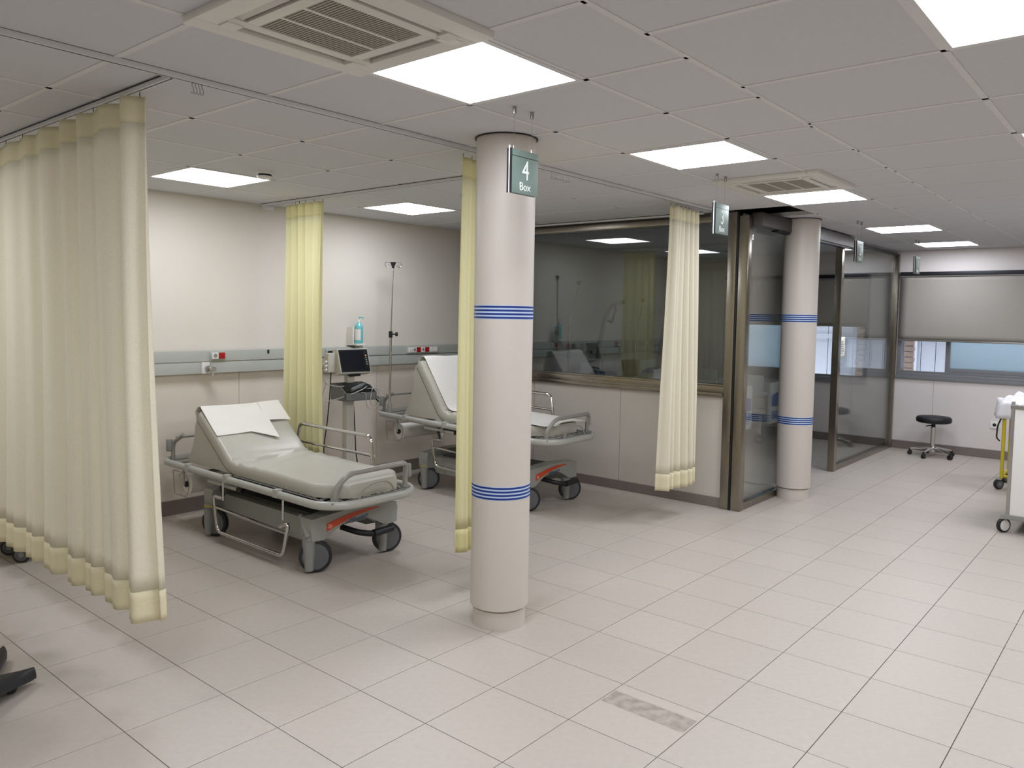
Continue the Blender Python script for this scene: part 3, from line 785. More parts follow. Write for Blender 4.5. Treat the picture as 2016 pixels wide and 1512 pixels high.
# ------------------------------------------------------------------ gurneys
def gurney(ox, oy, dz, tilt, back_ang, label, near_rail, rot_c, shift=0.0, bl=.43, fs=0.0):
    """patient trolley. local x across, y: -1.05 foot .. +1.05 head, dz height of the bumper rail"""
    g_ = thing('patient_trolley', label, 'trolley', (ox, oy, 0), group='patient trolleys')
    W = .372
    def zt(y, z): return z+tilt*y                      # deck slope
    # ---- base chassis
    lz = .115
    body = MB()
    body.bbox(-.25, .25, -.74, .42, .235, .30, .012)
    body.obj('chassis', M_GURNEY, g_)
    MB().bbox(-.20, .20, -.60, .30, .30, .318, .006).obj('chassis_cover', mat('dark_rubber_mat', (78, 80, 78), rough=.6, noise=.05), g_)
    def endcap(y, s):
        # arched end beam between two castor heads
        pr = [(-.335, .335), (-.345, .30), (-.34, .20), (-.25, .195)]
        for k in range(9):
            t = k/8; pr.append((-.22+.44*t, .205+.085*math.sin(PI*t)))
        pr += [(.25, .195), (.34, .20), (.345, .30), (.335, .335)]
        for k in range(1, 8):
            t = k/8; pr.append((.335-.67*t, .335+.018*math.sin(PI*t)))
        bm = MB().prism(pr, y-.055, y+.055, 'y')
        return bm.obj('end_beam', M_GURNEY, g_, ang=50)
    endcap(-.76, -1); endcap(.405, 1)
    # decal on the foot end beam: red-orange swoosh with lettering
    sw = []
    up = []; dn = []
    for k in range(15):
        t = k/14; x = -.23+.42*t
        zc = .268+.058*math.sin(PI*.5*min(1, t*1.15))
        hw = .022*(1-t)**.8+.003
        up.append((x, zc+hw)); dn.append((x, zc-hw))
    nn = len(up)
    q = MB().add([(x, -.8165, z) for x, z in up]+[(x, -.8165, z) for x, z in dn], [(i, i+1, nn+i+1, nn+i) for i in range(nn-1)])
    dec = q.obj('decal_swoosh', M_ORANGE, g_, smooth=False, label='red orange swoosh decal', thick=.001)
    text_obj('20', .032, .0004, M_WHITEDEC, 'decal_number', dec, (-.205, -.8175, .270), (PI/2, .3, 0))
    text_obj('GPmotus', .040, .0004, M_BLUEDEC, 'decal_lettering', g_, (.02, -.8165, .284), (PI/2, -.16, 0), sx=1.0)
    # ---- lift columns and pedestal
    for y in (-.42, .12):
        MB().cyl((0, y, .3), (0, y, dz-.06), .055, n=24).obj('lift_column', M_GREYPL, g_)
    MB().bbox(-.22, .22, -.62, .36, dz-.075, dz-.05, .006).obj('lift_plate', M_DARKMET, g_)
    # side fairing of the base seen under the deck
    MB().prism([(-.72, .19), (-.60, .155), (.30, .155), (.44, .19), (.44, .30), (-.72, .30)], -.262, -.250, 'x').obj('side_fairing', M_GURNEY, g_)
    MB().prism([(-.72, .19), (-.60, .155), (.30, .155), (.44, .19), (.44, .30), (-.72, .30)], .250, .262, 'x').obj('side_fairing', M_GURNEY, g_)
    # ---- castors
    for (x, y, a) in ((-.325, -.77, rot_c[0]), (.245, -.77, rot_c[1]), (-.325, .405, rot_c[2]), (.245, .405, rot_c[3])):
        # a = direction of the wheel axle in plan
        ax = Vector((math.cos(a), math.sin(a), 0)); tr = Vector((-ax.y, ax.x, 0))
        hc = Vector((x, y, 0))
        h = MB().cyl(hc+Vector((0, 0, .09)), hc+Vector((0, 0, .235)), .040, .042, n=20)
        # fork leg, a vertical half round rib in front of the disc
        f0 = hc+ax*.020
        h.cyl(f0+Vector((0, 0, .018)), f0+Vector((0, 0, .20)), .027, .034, n=16)
        ca = h.obj('castor', M_GREYPL, g_)
        wc = hc+tr*.038+Vector((0, 0, .1))
        pr = [(.100, -.016), (.100, .016), (.094, .021), (.080, .021), (.080, -.021), (.094, -.021)]
        def wheel(prof, mt, nm, n=36):
            t = MB().lathe(prof, n)
            # lathe axis z -> axle direction
            Mx = Matrix((( -tr.x, 0, ax.x, wc.x), (-tr.y, 0, ax.y, wc.y), (0, 1, 0, wc.z), (0, 0, 0, 1)))
            t.v = [tuple(Mx @ Vector(p)) for p in t.v]
            t.obj(nm, mt, ca)
        wheel([(.080, -.0205), (.0975, -.017), (.100, -.010), (.100, .010), (.0975, .017), (.080, .0205)], M_TYRE, 'tyre')
        wheel([(.02, -.024), (.079, -.022), (.082, -.018), (.082, .018), (.079, .022), (.02, .024)], M_HUB, 'wheel_disc')
    MB().lathe([(.0435, .214), (.0435, .222)], 20, (-.325, .405, 0)).obj('brake_ring', M_YELLOW, g_, label='yellow brake ring')
    # ---- pedals
    MB().tube(fillet([(-.06, -.74, .225), (-.02, -.86, .205), (.06, -.90, .185), (.17, -.90, .187)], .04), .019, n=10).obj('brake_pedal', M_BLACKPL, g_)
    MB().cyl((.07, -.90, .187), (.23, -.895, .192), .025, n=14).obj('pedal_pad', M_BLACKPL, g_)
    MB().tube([(.34, -.72, .305), (.40, -.70, .26), (.43, -.70, .225)], .012, n=8).obj('side_lever', M_GREYPL, g_)
    MB().tube([(-.31, -.66, .33), (-.34, -.74, .28), (-.352, -.80, .225)], [.016, .017, .019], n=10).obj('side_lever', M_GREYPL, g_)
    # ---- deck frame and bumper rail
    loop = fillet([(-W, -.93, 0), (-.25, -1.05, 0), (.25, -1.05, 0), (W, -.93, 0), (W, .98, 0), (.30, 1.05, 0), (-.30, 1.05, 0), (-W, .98, 0)], .14, 5, True)
    loop = [(p.x, p.y, zt(p.y, dz)) for p in loop]
    MB().tube(loop, .026, n=12, closed=True, sx=.72, up=(0, 0, 1)).obj('bumper_rail', M_BUMPER, g_)
    fr = MB()
    for x in (-.33, .33):
        fr.tube([(x, -.92, zt(-.92, dz-.015)), (x, .96, zt(.96, dz-.015))], .018, n=8)
    for y in (-.92, -.45, .05, .5, .96):
        fr.tube([(-.36, y, zt(y, dz-.015)), (.36, y, zt(y, dz-.015))], .014, n=8)
    fr.obj('deck_frame', M_GURNEYD, g_)
    gr = MB()
    for k in range(9):
        x = -.32+k*.08; gr.box(x-.004, x+.004, -1.0, .1, 0, .006)
    for k in range(16):
        y = -1.0+k*.07; gr.box(-.33, .33, y-.004, y+.004, 0, .006)
    gr.v = [(a, b, c+zt(b, dz+.014)) for a, b, c in gr.v]
    gr.obj('deck_grid', M_GREYPL, g_, smooth=False)
    # clamps on the side rails
    for s in (-1, 1):
        for y in (.62, .10, -.50):
            MB().bbox(s*W-.022, s*W+.022, y-.022, y+.022, zt(y, dz-.02), zt(y, dz+.034), .005).obj('rail_clamp', M_BUMPER, g_)
    # ---- mattress : flat part plus raised back
    piv = .13+shift; foot = -.985+fs
    t0 = .085; zb = dz+.024
    path = []
    for k in range(19): path.append((foot+(piv-.08-foot)*k/18, 0.0))
    for k in range(1, 7):                     # bend
        a = back_ang*k/6; path.append((path[-1][0]+.03*math.cos(a), path[-1][1]+.03*math.sin(a)))
    ex, ez = path[-1]
    for k in range(1, 13):
        path.append((ex+bl*k/12*math.cos(back_ang), ez+bl*k/12*math.sin(back_ang)))
    def frame_at(i):
        a = path[max(i-1, 0)]; b = path[min(i+1, len(path)-1)]
        d = Vector((b[0]-a[0], b[1]-a[1])).normalized(); return Vector((-d.y, d.x))
    def hw_at(y):
        d = y-foot
        return .315 if d > .16 else .315-.13*(1-d/.16)
    cs = []
    rr = .018
    nA = 25
    rows = []
    wr_ = random.Random(4)
    for i, (y, z) in enumerate(path):
        n_ = frame_at(i); w_ = hw_at(y)
        th = t0
        row = []
        prof = [(-w_, .0), (-w_-.004, th*.3), (-w_-.004, th*.75), (-w_+rr*.3, th-.004)]
        prof += [(-w_+rr+(2*w_-2*rr)*k/14, th) for k in range(15)]
        prof += [(w_-rr*.3, th-.004), (w_+.004, th*.75), (w_+.004, th*.3), (w_, 0)]
        near = math.exp(-((i-18)/4.5)**2)
        for (px, ph) in prof:
            wz = 0
            if ph > th*.9:
                wz = .011*near*math.sin(i*2.4+1.2*math.sin(px*5))+.003*math.sin(px*7+i*.35)
            q = Vector((y, z))+n_*(ph+wz)
            row.append((px, q.x, zt(q.x, zb+q.y)))
        rows.append(row)
    mb = MB(); k = len(rows[0])
    mb.v = [p for r in rows for p in r]
    for i in range(len(rows)-1):
        mb.f += [(i*k+j, i*k+j+1, (i+1)*k+j+1, (i+1)*k+j) for j in range(k-1)]+[(i*k+k-1, i*k, (i+1)*k, (i+1)*k+k-1)]
    mb.f += [tuple(range(k-1, -1, -1)), tuple((len(rows)-1)*k+j for j in range(k))]
    mb.obj('mattress', M_VINYL, g_, ang=50)
    # ---- backrest shell: wedge skirt under the raised back, concave rear edge
    ty, tz = path[-1]
    prof = [(path[21][0]-.02, 0.0)]
    for i in range(22, len(path)): prof.append((path[i][0]+.010, path[i][1]-.006))
    by = min(1.0, ty+.16)
    for q in range(1, 9):
        t = q/8
        # curve from the top of the back down to the deck, bowed inwards
        yy = (1-t)**2*(ty+.035)+2*t*(1-t)*(ty+.02)+t*t*by
        zz = (1-t)**2*(tz-.01)+2*t*(1-t)*(tz*.42)+0
        prof.append((yy, zz))
    pr = [(y, zt(y, zb+z)) for y, z in prof]
    MB().prism(pr, -.312, .312, 'x').obj('backrest_shell', M_VINYL, g_, ang=50)
    # ---- foot push handle
    fh = fillet([(-.275, -.955, zt(-.955, dz+.0)), (-.275, -.955, zt(-.955, dz+.085)), (-.19, -.975, zt(-.97, dz+.175)), (.27, -.985, zt(-.97, dz+.185)), (.285, -.955, zt(-.955, dz+.10)), (.285, -.955, zt(-.955, dz+.0))], .06, 6)
    MB().tube(fh, .0175, n=12).obj('push_handle', M_GURNEYD, g_)
    for x in (-.275, .285):
        MB().lathe([(.026, .018), (.024, .035)], 16, (x, -.955, zt(-.955, dz))).obj('handle_socket', M_GREYPL, g_)
    MB().lathe([(.018, 0), (.021, .012), (.021, .075), (.018, .085)], 16, (.335, -.93, zt(-.93, dz+.075))).obj('handle_grip', M_GREYPL, g_)
    MB().tube(fillet([(-.17, -1.045, zt(-1.04, dz+.01)), (-.13, -1.045, zt(-1.04, dz+.085)), (-.02, -1.05, zt(-1.04, dz+.12)), (.08, -1.05, zt(-1.04, dz+.10)), (.13, -1.045, zt(-1.04, dz+.01))], .07, 6), .006, n=8).obj('strap_loop', M_GURNEYD, g_)
    # ---- head push handle and drip socket
    for s in (-1, 1):
        hh = fillet([(s*.30, 1.0, zt(1, dz)), (s*.30, 1.0, zt(1, dz+.13)), (s*.27, .90, zt(.9, dz+.20))], .04, 6)
        MB().tube(hh, .015, n=10).obj('head_handle', M_GURNEYD, g_)
        MB().lathe([(.021, 0), (.023, .006), (.023, .085), (.021, .09)], 16, (s*.328, 1.0, zt(1, dz+.07))).obj('drip_socket', M_GREYPL, g_)
    MB().tube([(-.28, .99, zt(1, dz+.17)), (.28, .99, zt(1, dz+.17))], .010, n=8).obj('head_bar', M_GURNEYD, g_)
    # ---- paper roll under the head end in a wire cradle
    rc = (0, .78, zt(.8, dz-.15))
    pr_ = MB().cyl((-.30, rc[1], rc[2]), (.25, rc[1], rc[2]), .072, n=28).obj('paper_roll', M_PAPER, g_)
    MB().cyl((-.318, rc[1], rc[2]), (-.30, rc[1], rc[2]), .022, n=16).obj('roll_core', M_BLACKPL, pr_)
    MB().tube([(-.33, rc[1], rc[2]+.13), (-.33, rc[1], rc[2])], .010, n=8).obj('roll_hanger', M_BUMPER, g_)
    MB().tube([(.27, rc[1], rc[2]+.13), (.27, rc[1], rc[2])], .010, n=8).obj('roll_hanger', M_BUMPER, g_)
    MB().tube(fillet([(-.335, rc[1]-.03, rc[2]+.09), (-.335, rc[1]+.15, rc[2]+.09), (-.335, rc[1]+.13, rc[2]-.085), (-.335, rc[1]-.06, rc[2]-.085)], .012, 3), .0028, n=6).obj('wire_cradle', M_STEELD, g_)
    MB().tube([(-.334, rc[1]+.085*math.cos(a*.35), rc[2]+.085*math.sin(a*.35)) for a in range(2, 16)], .0025, n=6).obj('wire_ring', M_STEELD, g_)
    # ---- control tube and black grips below the near rail
    MB().tube([(-.35, .38, zt(.4, dz-.055)), (-.35, .0, zt(0, dz-.055))], .014, n=10).obj('control_tube', M_BUMPER, g_)
    MB().cyl((-.35, .0, zt(0, dz-.055)), (-.35, -.06, zt(0, dz-.055)), .016, n=12).obj('control_grip', M_BLACKPL, g_)
    MB().cyl((-.36, .20, zt(0, dz-.06)), (-.36, .17, zt(0, dz-.125)), .011, n=12).obj('release_handle', M_BLACKPL, g_)
    # ---- side rails
    def side(s, raised, y0, y1):
        x = s*(W+.012)
        if raised:
            lo, hi = dz-.02, dz+.285
            pts = [(x*.97, y1+.05, lo), (x, y1-.0, hi), (x, y0+.02, hi), (x*.97, y0-.045, lo)]
            mid = .55
        else:
            lo, hi = dz-.135, dz-.375
            pts = [(x-.0, y1-.13, lo+.0), (x, y1+.0, lo-.0), (x, y1-.06, hi), (x, y0+.06, hi), (x, y0-.0, lo-.02), (x, y0+.09, lo-.06)]
            mid = .5
        pts = [(a, b, zt(b, c)) for a, b, c in pts]
        o = MB().tube(fillet(pts, .045, 5), .0135, n=10).obj('side_rail', M_CHROME, g_)
        if raised:
            MB().tube([(x, y1+.025, zt(y1, lo+(hi-lo)*.55)), (x, y0-.02, zt(y0, lo+(hi-lo)*.55))], .010, n=8).obj('side_rail_bar', M_CHROME, o)
        else:
            MB().tube([(x, y1-.02, zt(y1, lo+(hi-lo)*.30)), (x, y0+.02, zt(y0, lo+(hi-lo)*.36))], .010, n=8).obj('side_rail_bar', M_CHROME, o)
            for y in (y1-.13, y0+.06):
                MB().tube([(x, y, zt(y, dz-.02)), (x, y, zt(y, lo-.01))], .008, n=8).obj('hinge_rod', M_CHROME, o)
        return o
    side(1, True, -.50, .36)
    side(-1, False, -.64, .26)
    g_['deck'] = dz
    del g_['deck']
    # surface of the mattress as a path for anything laid on it
    surf = []
    for i, (y, z) in enumerate(path):
        n_ = frame_at(i); q = Vector((y, z))+n_*(t0+.006)
        surf.append((q.x, zt(q.x, zb+q.y)))
    return g_, surf, (ty, tz, zb)

RC = math.radians(234)     # wheel axle pointing roughly at the viewer
g1, surf1, top1 = gurney(1.872, 1.0, .452, .006, math.radians(37), 'lowered grey patient trolley on the left with torn paper sheet', True, (RC, RC+.25, math.radians(205), RC), shift=.05, bl=.43)
g2, surf2, top2 = gurney(3.936, 1.0, .615, .026, math.radians(55), 'raised grey patient trolley behind the near column with long paper sheet', True, (RC, RC, RC-.1, RC), shift=.08, bl=.46, fs=.07)

def sheet(gur, surf, label, edge, over, wl, wr, s_from_top):
    """paper laid over the mattress: surf path reversed from the top; edge(t)=length down from the top at fraction t across"""
    ox, oy = gur.location.x, gur.location.y
    pts = [Vector((0, y, z)) for y, z in surf[::-1]]
    top = pts[0]; d = (pts[0]-pts[1]).normalized()
    nrm = Vector((0, -d.z, d.y))
    back = [top+d*.03+nrm*.004, top+d*.055-nrm*.03, top+d*.06-nrm*.08, top+d*.035-nrm*.085-Vector((0, 0, .05)), top+d*.0-nrm*.085-Vector((0, 0, .12))]
    path = back[::-1]+pts if over else pts
    # cumulative lengths, zero at the top edge of the back
    acc = [0.0]
    for a, b in zip(path[:-1], path[1:]): acc.append(acc[-1]+(b-a).length)
    z0 = acc[len(back)] if over else 0
    def at(s):
        s = s+z0
        for i in range(len(acc)-1):
            if s <= acc[i+1] or i == len(acc)-2:
                f = (s-acc[i])/(acc[i+1]-acc[i]); return path[i]*(1-f)+path[i+1]*f
    def fn(u, v):
        t = u; e = edge(t)
        s = -z0+(e+z0)*v
        p = at(s)
        x = wl+(wr-wl)*u
        lift = .004+.004*math.sin(u*6+v*4)+.012*max(0, v-.85)*math.sin(u*9+1)
        return (ox+x, oy+p.y-lift*.5, p.z+lift)
    o = MB().grid(60, 60, fn).obj('paper_sheet', M_PAPER, None, thick=.0008, ang=60)
    return tag(o, label, 'paper sheet', 'paper couch rolls')
def edge1(t):
    if t < .42: return .27-.02*t
    if t < .70: return .262+(t-.42)/.28*.10
    if t < .715: return .362-(t-.70)/.015*.19
    return .172+.03*(t-.715)
sheet(g1, surf1, 'torn white paper sheet over the raised back of the left trolley', edge1, True, -.31, .335, 0)
sheet(g2, surf2, 'long white paper sheet running down the raised trolley mattress', lambda t: 1.62+.03*math.sin(t*9), True, -.27, .29, 0)

# drip pole standing in the head socket of the second trolley
iv = thing('drip_pole', 'slim chrome drip pole with black hook head beside the second trolley', 'drip pole', (3.60, 1.88, .66))
MB().cyl((0, 0, .02), (.006, 0, .72), .0115, n=14).obj('lower_tube', M_CHROME, iv)
MB().cyl((.006, 0, .72), (.030, .0, 1.37), .007, n=12).obj('upper_tube', M_CHROME, iv)
MB().cyl((.006, 0, .705), (.006, 0, .765), .018, n=14).obj('clamp', M_BLACKPL, iv)
kn = MB().cyl((.015, -.005, .738), (.050, -.02, .738), .007, n=10); kn.cyl((.050, -.02, .738), (.066, -.027, .738), .020, n=12); kn.obj('clamp_knob', M_BLACKPL, iv)
MB().lathe([(.010, 1.355), (.012, 1.37), (.026, 1.405), (.026, 1.412)], 16, (.030, 0, 0)).obj('hook_head', M_BLACKPL, iv)
for s in (-1, 1):
    MB().tube(fillet([(.03, 0, 1.405), (.03+s*.07, -s*.03, 1.41), (.03+s*.075, -s*.03, 1.37), (.03+s*.04, -s*.02, 1.362), (.03+s*.038, -s*.02, 1.385)], .015, 4), .003, n=6).obj('hook', M_CHROME, iv)
MB().lathe([(.024, -.03), (.024, .07), (.016, .09)], 16).obj('socket_sleeve', M_GREYPL, iv)

# ------------------------------------------------------------------ patient monitor on a stand
mn = thing('patient_monitor', 'patient monitor with dark screen on a grey stand by the back wall', 'monitor', (3.05, 1.78, 0), rz=math.radians(-4))
M_MON = mat('monitor_casing', (206, 204, 196), rough=.4, noise=.02)
M_BASK = mat('basket_grey', (112, 116, 116), rough=.45, noise=.04)
base = MB()
for k in range(5):
    a = k*2*PI/5+.3
    base.tube([(0, 0, .075), (.24*math.cos(a), .24*math.sin(a), .06)], [.028, .018], n=8)
base.obj('stand_base', M_GREYPL, mn)
for k in range(5):
    a = k*2*PI/5+.3
    c = (.24*math.cos(a), .24*math.sin(a), .03)
    MB().cyl((c[0]-.012*math.sin(a), c[1]+.012*math.cos(a), .03), (c[0]+.012*math.sin(a), c[1]-.012*math.cos(a), .03), .03, n=16).obj('castor', M_BLACKPL, mn)
MB().bbox(-.050, .030, -.035, .035, .06, .86, .012).obj('column', M_MON, mn)
MB().bbox(-.035, .035, -.03, .03, .98, 1.045, .01).obj('neck', M_MON, mn)
MB().bbox(-.03, .085, -.05, .04, 1.035, 1.062, .006).obj('tilt_mount', M_DARKMET, mn)
# basket, open tray with a dipped front
bk = MB()
bx0, bx1, by0, by1 = -.13, .19, -.14, .09
bk.bbox(bx0, bx1, by0, by1, .83, .842, .004)
bk.prism([(by0, .835), (by1, .835), (by1, .975), (by0+.09, .955), (by0, .90)], bx0, bx0+.008, 'x')
bk.prism([(by0, .835), (by1, .835), (by1, .975), (by0+.09, .955), (by0, .90)], bx1-.008, bx1, 'x')
bk.box(bx0, bx1, by1-.008, by1, .835, .975)
bk.box(bx0, bx1, by0, by0+.008, .835, .90)
bk.obj('basket', M_BASK, mn, smooth=False)
MB().bbox(-.115, .17, -.11, .07, .842, .93, .01).obj('basket_lining', M_BLACKPL, mn)
MB().tube([(-.06, -.12, .925), (.06, -.07, .945), (.15, -.02, .965)], [.016, .02, .014], n=10).obj('cuff_bulb', M_BASK, mn)
# screen head, tilted back and turned a little
sh = MB().bbox(-.158, .158, -.03, .05, -.112, .112, .012).rot(-.30, 'X').rot(.0, 'Z')
def put(b, dx=.02, dy=-.02, dz_=1.165): return b.move(dx, dy, dz_)
mh = put(sh).obj('monitor_head', M_MON, mn)
put(MB().bbox(-.148, .148, -.034, -.0295, -.101, .101, .002).rot(-.30, 'X')).obj('bezel', M_BLACKPL, mh)
put(MB().box(-.142, .098, -.0350, -.0342, -.090, .090).rot(-.30, 'X')).obj('screen', M_SCREEN, mh, smooth=False)
put(MB().bbox(.115, .130, -.0365, -.034, .040, .050, .001).rot(-.30, 'X')).obj('alarm_button', mat('amber_key', (240, 190, 130), rough=.4, noise=.02), mh)
for z in (.02, .0, -.02, -.04):
    put(MB().bbox(.115, .130, -.0360, -.034, z, z+.010, .001).rot(-.30, 'X')).obj('key', M_GREYPL, mh)
put(MB().cyl((.122, -.034, -.075), (.122, -.040, -.075), .013, n=16).rot(-.30, 'X')).obj('dial', M_DARKMET, mh)
MB().bbox(-.215, -.13, .0, .07, 1.075, 1.24, .01).obj('module_rack', M_MON, mn)
for k in range(3):
    MB().cyl((-.215, .02, 1.17-k*.035), (-.245, .0, 1.165-k*.035), .011, n=10).obj('lead_plug', M_WHITEPL, mn)
def cable(pts, r, mt, nm, par):
    P = [Vector(p) for p in pts]; out = []
    for i in range(len(P)-1):
        p0 = P[max(i-1, 0)]; p1 = P[i]; p2 = P[i+1]; p3 = P[min(i+2, len(P)-1)]
        for k in range(8):
            t = k/8
            out.append(.5*((2*p1)+(p2-p0)*t+(2*p0-5*p1+4*p2-p3)*t*t+(3*p1-p0-3*p2+p3)*t**3))
    out.append(P[-1])
    return MB().tube(out, r, n=6).obj(nm, mt, par)
M_CABLE = mat('grey_cable', (176, 174, 168), rough=.5, noise=.03)
cable([(-.24, .0, 1.165), (-.30, -.01, 1.12), (-.27, -.02, 1.02), (-.25, -.02, .98), (-.28, -.02, .90), (-.29, -.02, .84)], .004, M_CABLE, 'lead_cable', mn)
cable([(-.24, .0, 1.13), (-.27, .0, 1.08), (-.25, -.02, .99), (-.18, -.05, .96), (-.12, -.1, .96)], .004, M_CABLE, 'lead_cable', mn)
cable([(-.27, -.05, .83), (-.16, -.10, .86), (.0, -.16, .92), (.10, -.12, .95)], .0045, M_CABLE, 'lead_cable', mn)
cable([(.02, -.15, .90), (.06, -.16, .89), (.07, -.16, .80), (.10, -.16, .76), (.17, -.15, .76), (.22, -.14, .82), (.23, -.12, .89), (.17, -.12, .93), (.12, -.15, .85), (.13, -.15, .79), (.17, -.15, .77)], .0035, M_CABLE, 'lead_cable', mn)
cable([(.10, -.13, .93), (.19, -.14, .93), (.24, -.13, .91), (.28, -.12, .905), (.24, -.11, .92), (.19, -.1, .94)], .003, M_CABLE, 'lead_cable', mn)
MB().cyl((.195, -.145, .86), (.215, -.15, .835), .008, n=8).obj('lead_clip', M_BASK, mn)
MB().cyl((.185, -.145, .835), (.205, -.15, .81), .007, n=8).obj('lead_clip', M_DARKMET, mn)
cable([(.04, .0, .83), (.045, -.01, .70), (.05, -.02, .50), (.06, -.02, .35), (.085, -.02, .20), (.09, -.02, .06)], .005, M_BLACKPL, 'power_cable', mn)
pc = thing('power_cord', 'black power cord plugged into the wall rail beside the yellow curtain', 'cord', (2.99, YR, 1.2))
MB().bbox(.04, .075, -.06, -.02, -.01, .05, .008).obj('plug', M_BLACKPL, pc)
cable([(.055, -.05, .0), (.05, -.055, -.12), (.04, -.05, -.35), (.02, -.04, -.60), (-.03, -.06, -.85), (-.03, -.12, -1.10), (.0, -.16, -1.19)], .005, M_BLACKPL, 'cable', pc)

# ------------------------------------------------------------------ stool
st = thing('stool', 'low round black wheeled stool with chrome base under the window', 'stool', (9.02, -1.62, 0))
MB().lathe([(.02, .405), (.16, .405), (.186, .415), (.192, .435), (.190, .462), (.176, .477), (.12, .484), (.02, .486)], 40).obj('seat', mat('black_vinyl', (13, 13, 18), rough=.55, noise=.1), st)
MB().cyl((0, 0, .34), (0, 0, .405), .022, n=16).obj('gas_lift', M_BLACKPL, st)
MB().lathe([(.026, .10), (.026, .335), (.030, .34), (.030, .352)], 20).obj('pillar', M_CHROME, st)
MB().tube([(0, 0, .372), (-.03, .04, .370), (-.055, .07, .362)], .006, n=8).obj('lift_lever', M_BLACKPL, st)
MB().lathe([(.034, .055), (.040, .10), (.030, .118)], 20).obj('hub', M_CHROME, st)
for k in range(5):
    a = k*2*PI/5+.45
    MB().tube([(.02*math.cos(a), .02*math.sin(a), .105), (.235*math.cos(a), .235*math.sin(a), .068)], [.020, .012], n=10).obj('leg', M_CHROME, st)
    c = Vector((.24*math.cos(a), .24*math.sin(a), .027)); t = Vector((-math.sin(a), math.cos(a), 0))
    cs = MB().cyl(c-t*.018, c+t*.018, .027, n=18); cs.cyl(c+Vector((0, 0, .02)), c+Vector((0, 0, .045)), .012, n=10)
    cs.obj('castor', M_BLACKPL, st)

# wall socket behind the cart
ws = thing('wall_socket', 'white wall socket on the far wall left of the trolley', 'power outlet', (XF-.010, -2.19, .36))
MB().bbox(-.012, 0, -.045, .045, 0, .085, .004).obj('plate', M_WHITEPL, ws)
MB().cyl((-.0125, .0, .042), (-.008, .0, .042), .02, n=18).obj('socket_well', M_BLACKPL, ws)

# ------------------------------------------------------------------ right edge carts
def small_castor(par, x, y, r, hubm, dirn=0.0):
    ax = Vector((math.cos(dirn), math.sin(dirn), 0))
    c = Vector((x, y, r))
    t = MB().cyl(c-ax*.013, c+ax*.013, r, n=26).obj('castor', M_TYRE, par)
    MB().cyl(c-ax*.016, c+ax*.016, r*.76, n=24).obj('castor_disc', hubm, t)
    MB().cyl(c-ax*.018, c+ax*.018, r*.3, n=16).obj('castor_hub', M_WHITEPL if hubm is M_WHITEPL else M_GREYPL, t)
    f = MB().box(x-.022, x+.022, y-.022, y+.022, r*1.9, r*2.25); f.obj('castor_fork', M_STEELD, t)
ct = thing('linen_trolley', 'white panelled linen trolley with aluminium frame at the right edge', 'trolley', (5.66, -2.845, 0))
MB().bbox(.004, .022, -.70, -.025, .145, .955, .003).obj('end_panel', M_WHITEPL, ct)
MB().bbox(1.00, 1.018, -.70, -.025, .145, .955, .003).obj('end_panel', M_WHITEPL, ct)
MB().bbox(.03, .99, -.70, -.69, .145, .955, .003).obj('side_panel', M_WHITEPL, ct)
for x in (0, 1.0):
    for y in (-.025, -.725):
        MB().bbox(x, x+.025, y, y+.025, .13, 1.01, .004).obj('corner_post', M_STEELD, ct)
for x in (0, 1.0):
    MB().bbox(x-.004, x+.029, -.73, .004, .955, .985, .004).obj('top_rail', M_STEELD, ct)
    MB().bbox(x-.008, x+.033, -.735, .010, .11, .145, .006).obj('bottom_rail', M_GREYPL, ct)
for y in (-.725, -.025):
    MB().bbox(.0, 1.02, y, y+.02, .115, .14, .004).obj('bottom_rail', M_STEELD, ct)
MB().bbox(.02, 1.0, -.70, -.01, .14, .15, .002).obj('floor_shelf', M_GREYPL, ct)
MB().grid(16, 12, lambda u, v: (.0+1.0*u, -.71+.70*v, .97+.035*math.sin(u*7+v*3)*math.sin(PI*v)+.02*math.sin(v*11))).obj('bag_cover', M_BAG, ct, thick=.002, label='crumpled plastic cover')
for x, y, hm in ((.03, .012, M_WHITEPL), (.03, -.70, M_WHITEPL), (.98, .012, M_HUB), (.98, -.70, M_HUB)):
    small_castor(ct, x, y, .055, hm, RC)
yt = thing('waste_stand', 'yellow wheeled waste bag stand with white bag behind the linen trolley', 'bag stand', (7.47, -2.555, 0))
for x, y in ((0, 0), (.42, 0), (0, -.42), (.42, -.42)):
    MB().tube([(x, y, .11), (x, y, .80)], .016, n=10).obj('post', M_YELLOW, yt)
    small_castor(yt, x, y+.02, .05, M_HUB, RC)
for z in (.13, .80):
    MB().tube(fillet([(0, 0, z), (.42, 0, z), (.42, -.42, z), (0, -.42, z)], .05, 4, True), .014, n=8, closed=True).obj('ring', M_YELLOW, yt)
MB().tube(fillet([(-.02, .02, .70), (-.03, .05, .62), (-.03, .055, .50), (-.01, .03, .47)], .03, 4), .007, n=8).obj('lid_lever', M_BLACKPL, yt)
bg_ = thing('rubbish_bag', 'white plastic bag draped over the yellow stand at the right edge', 'bag', (7.47, -2.555, 0))
def bagfn(u, v):
    a = 2*PI*u; r0 = .24
    rr = r0*(1.0+.13*math.sin(6*a+.4)+.07*math.sin(11*a+1)+.05*math.sin(17*a+9*v))
    if v < .35: z = .70+.35*v; k = 1.28-.1*v
    else: z = .825+.08*math.sin((v-.35)/.65*PI*.6); k = 1.22*(1-(v-.35)/.65*.75)
    return (.21+rr*k*math.cos(a), -.21+rr*k*math.sin(a), z+.028*math.sin(5*a+v*6)+.016*math.sin(9*a-v*11))
MB().grid(48, 14, bagfn).obj('bag_skin', M_BAG, bg_, thick=.002, ang=80)

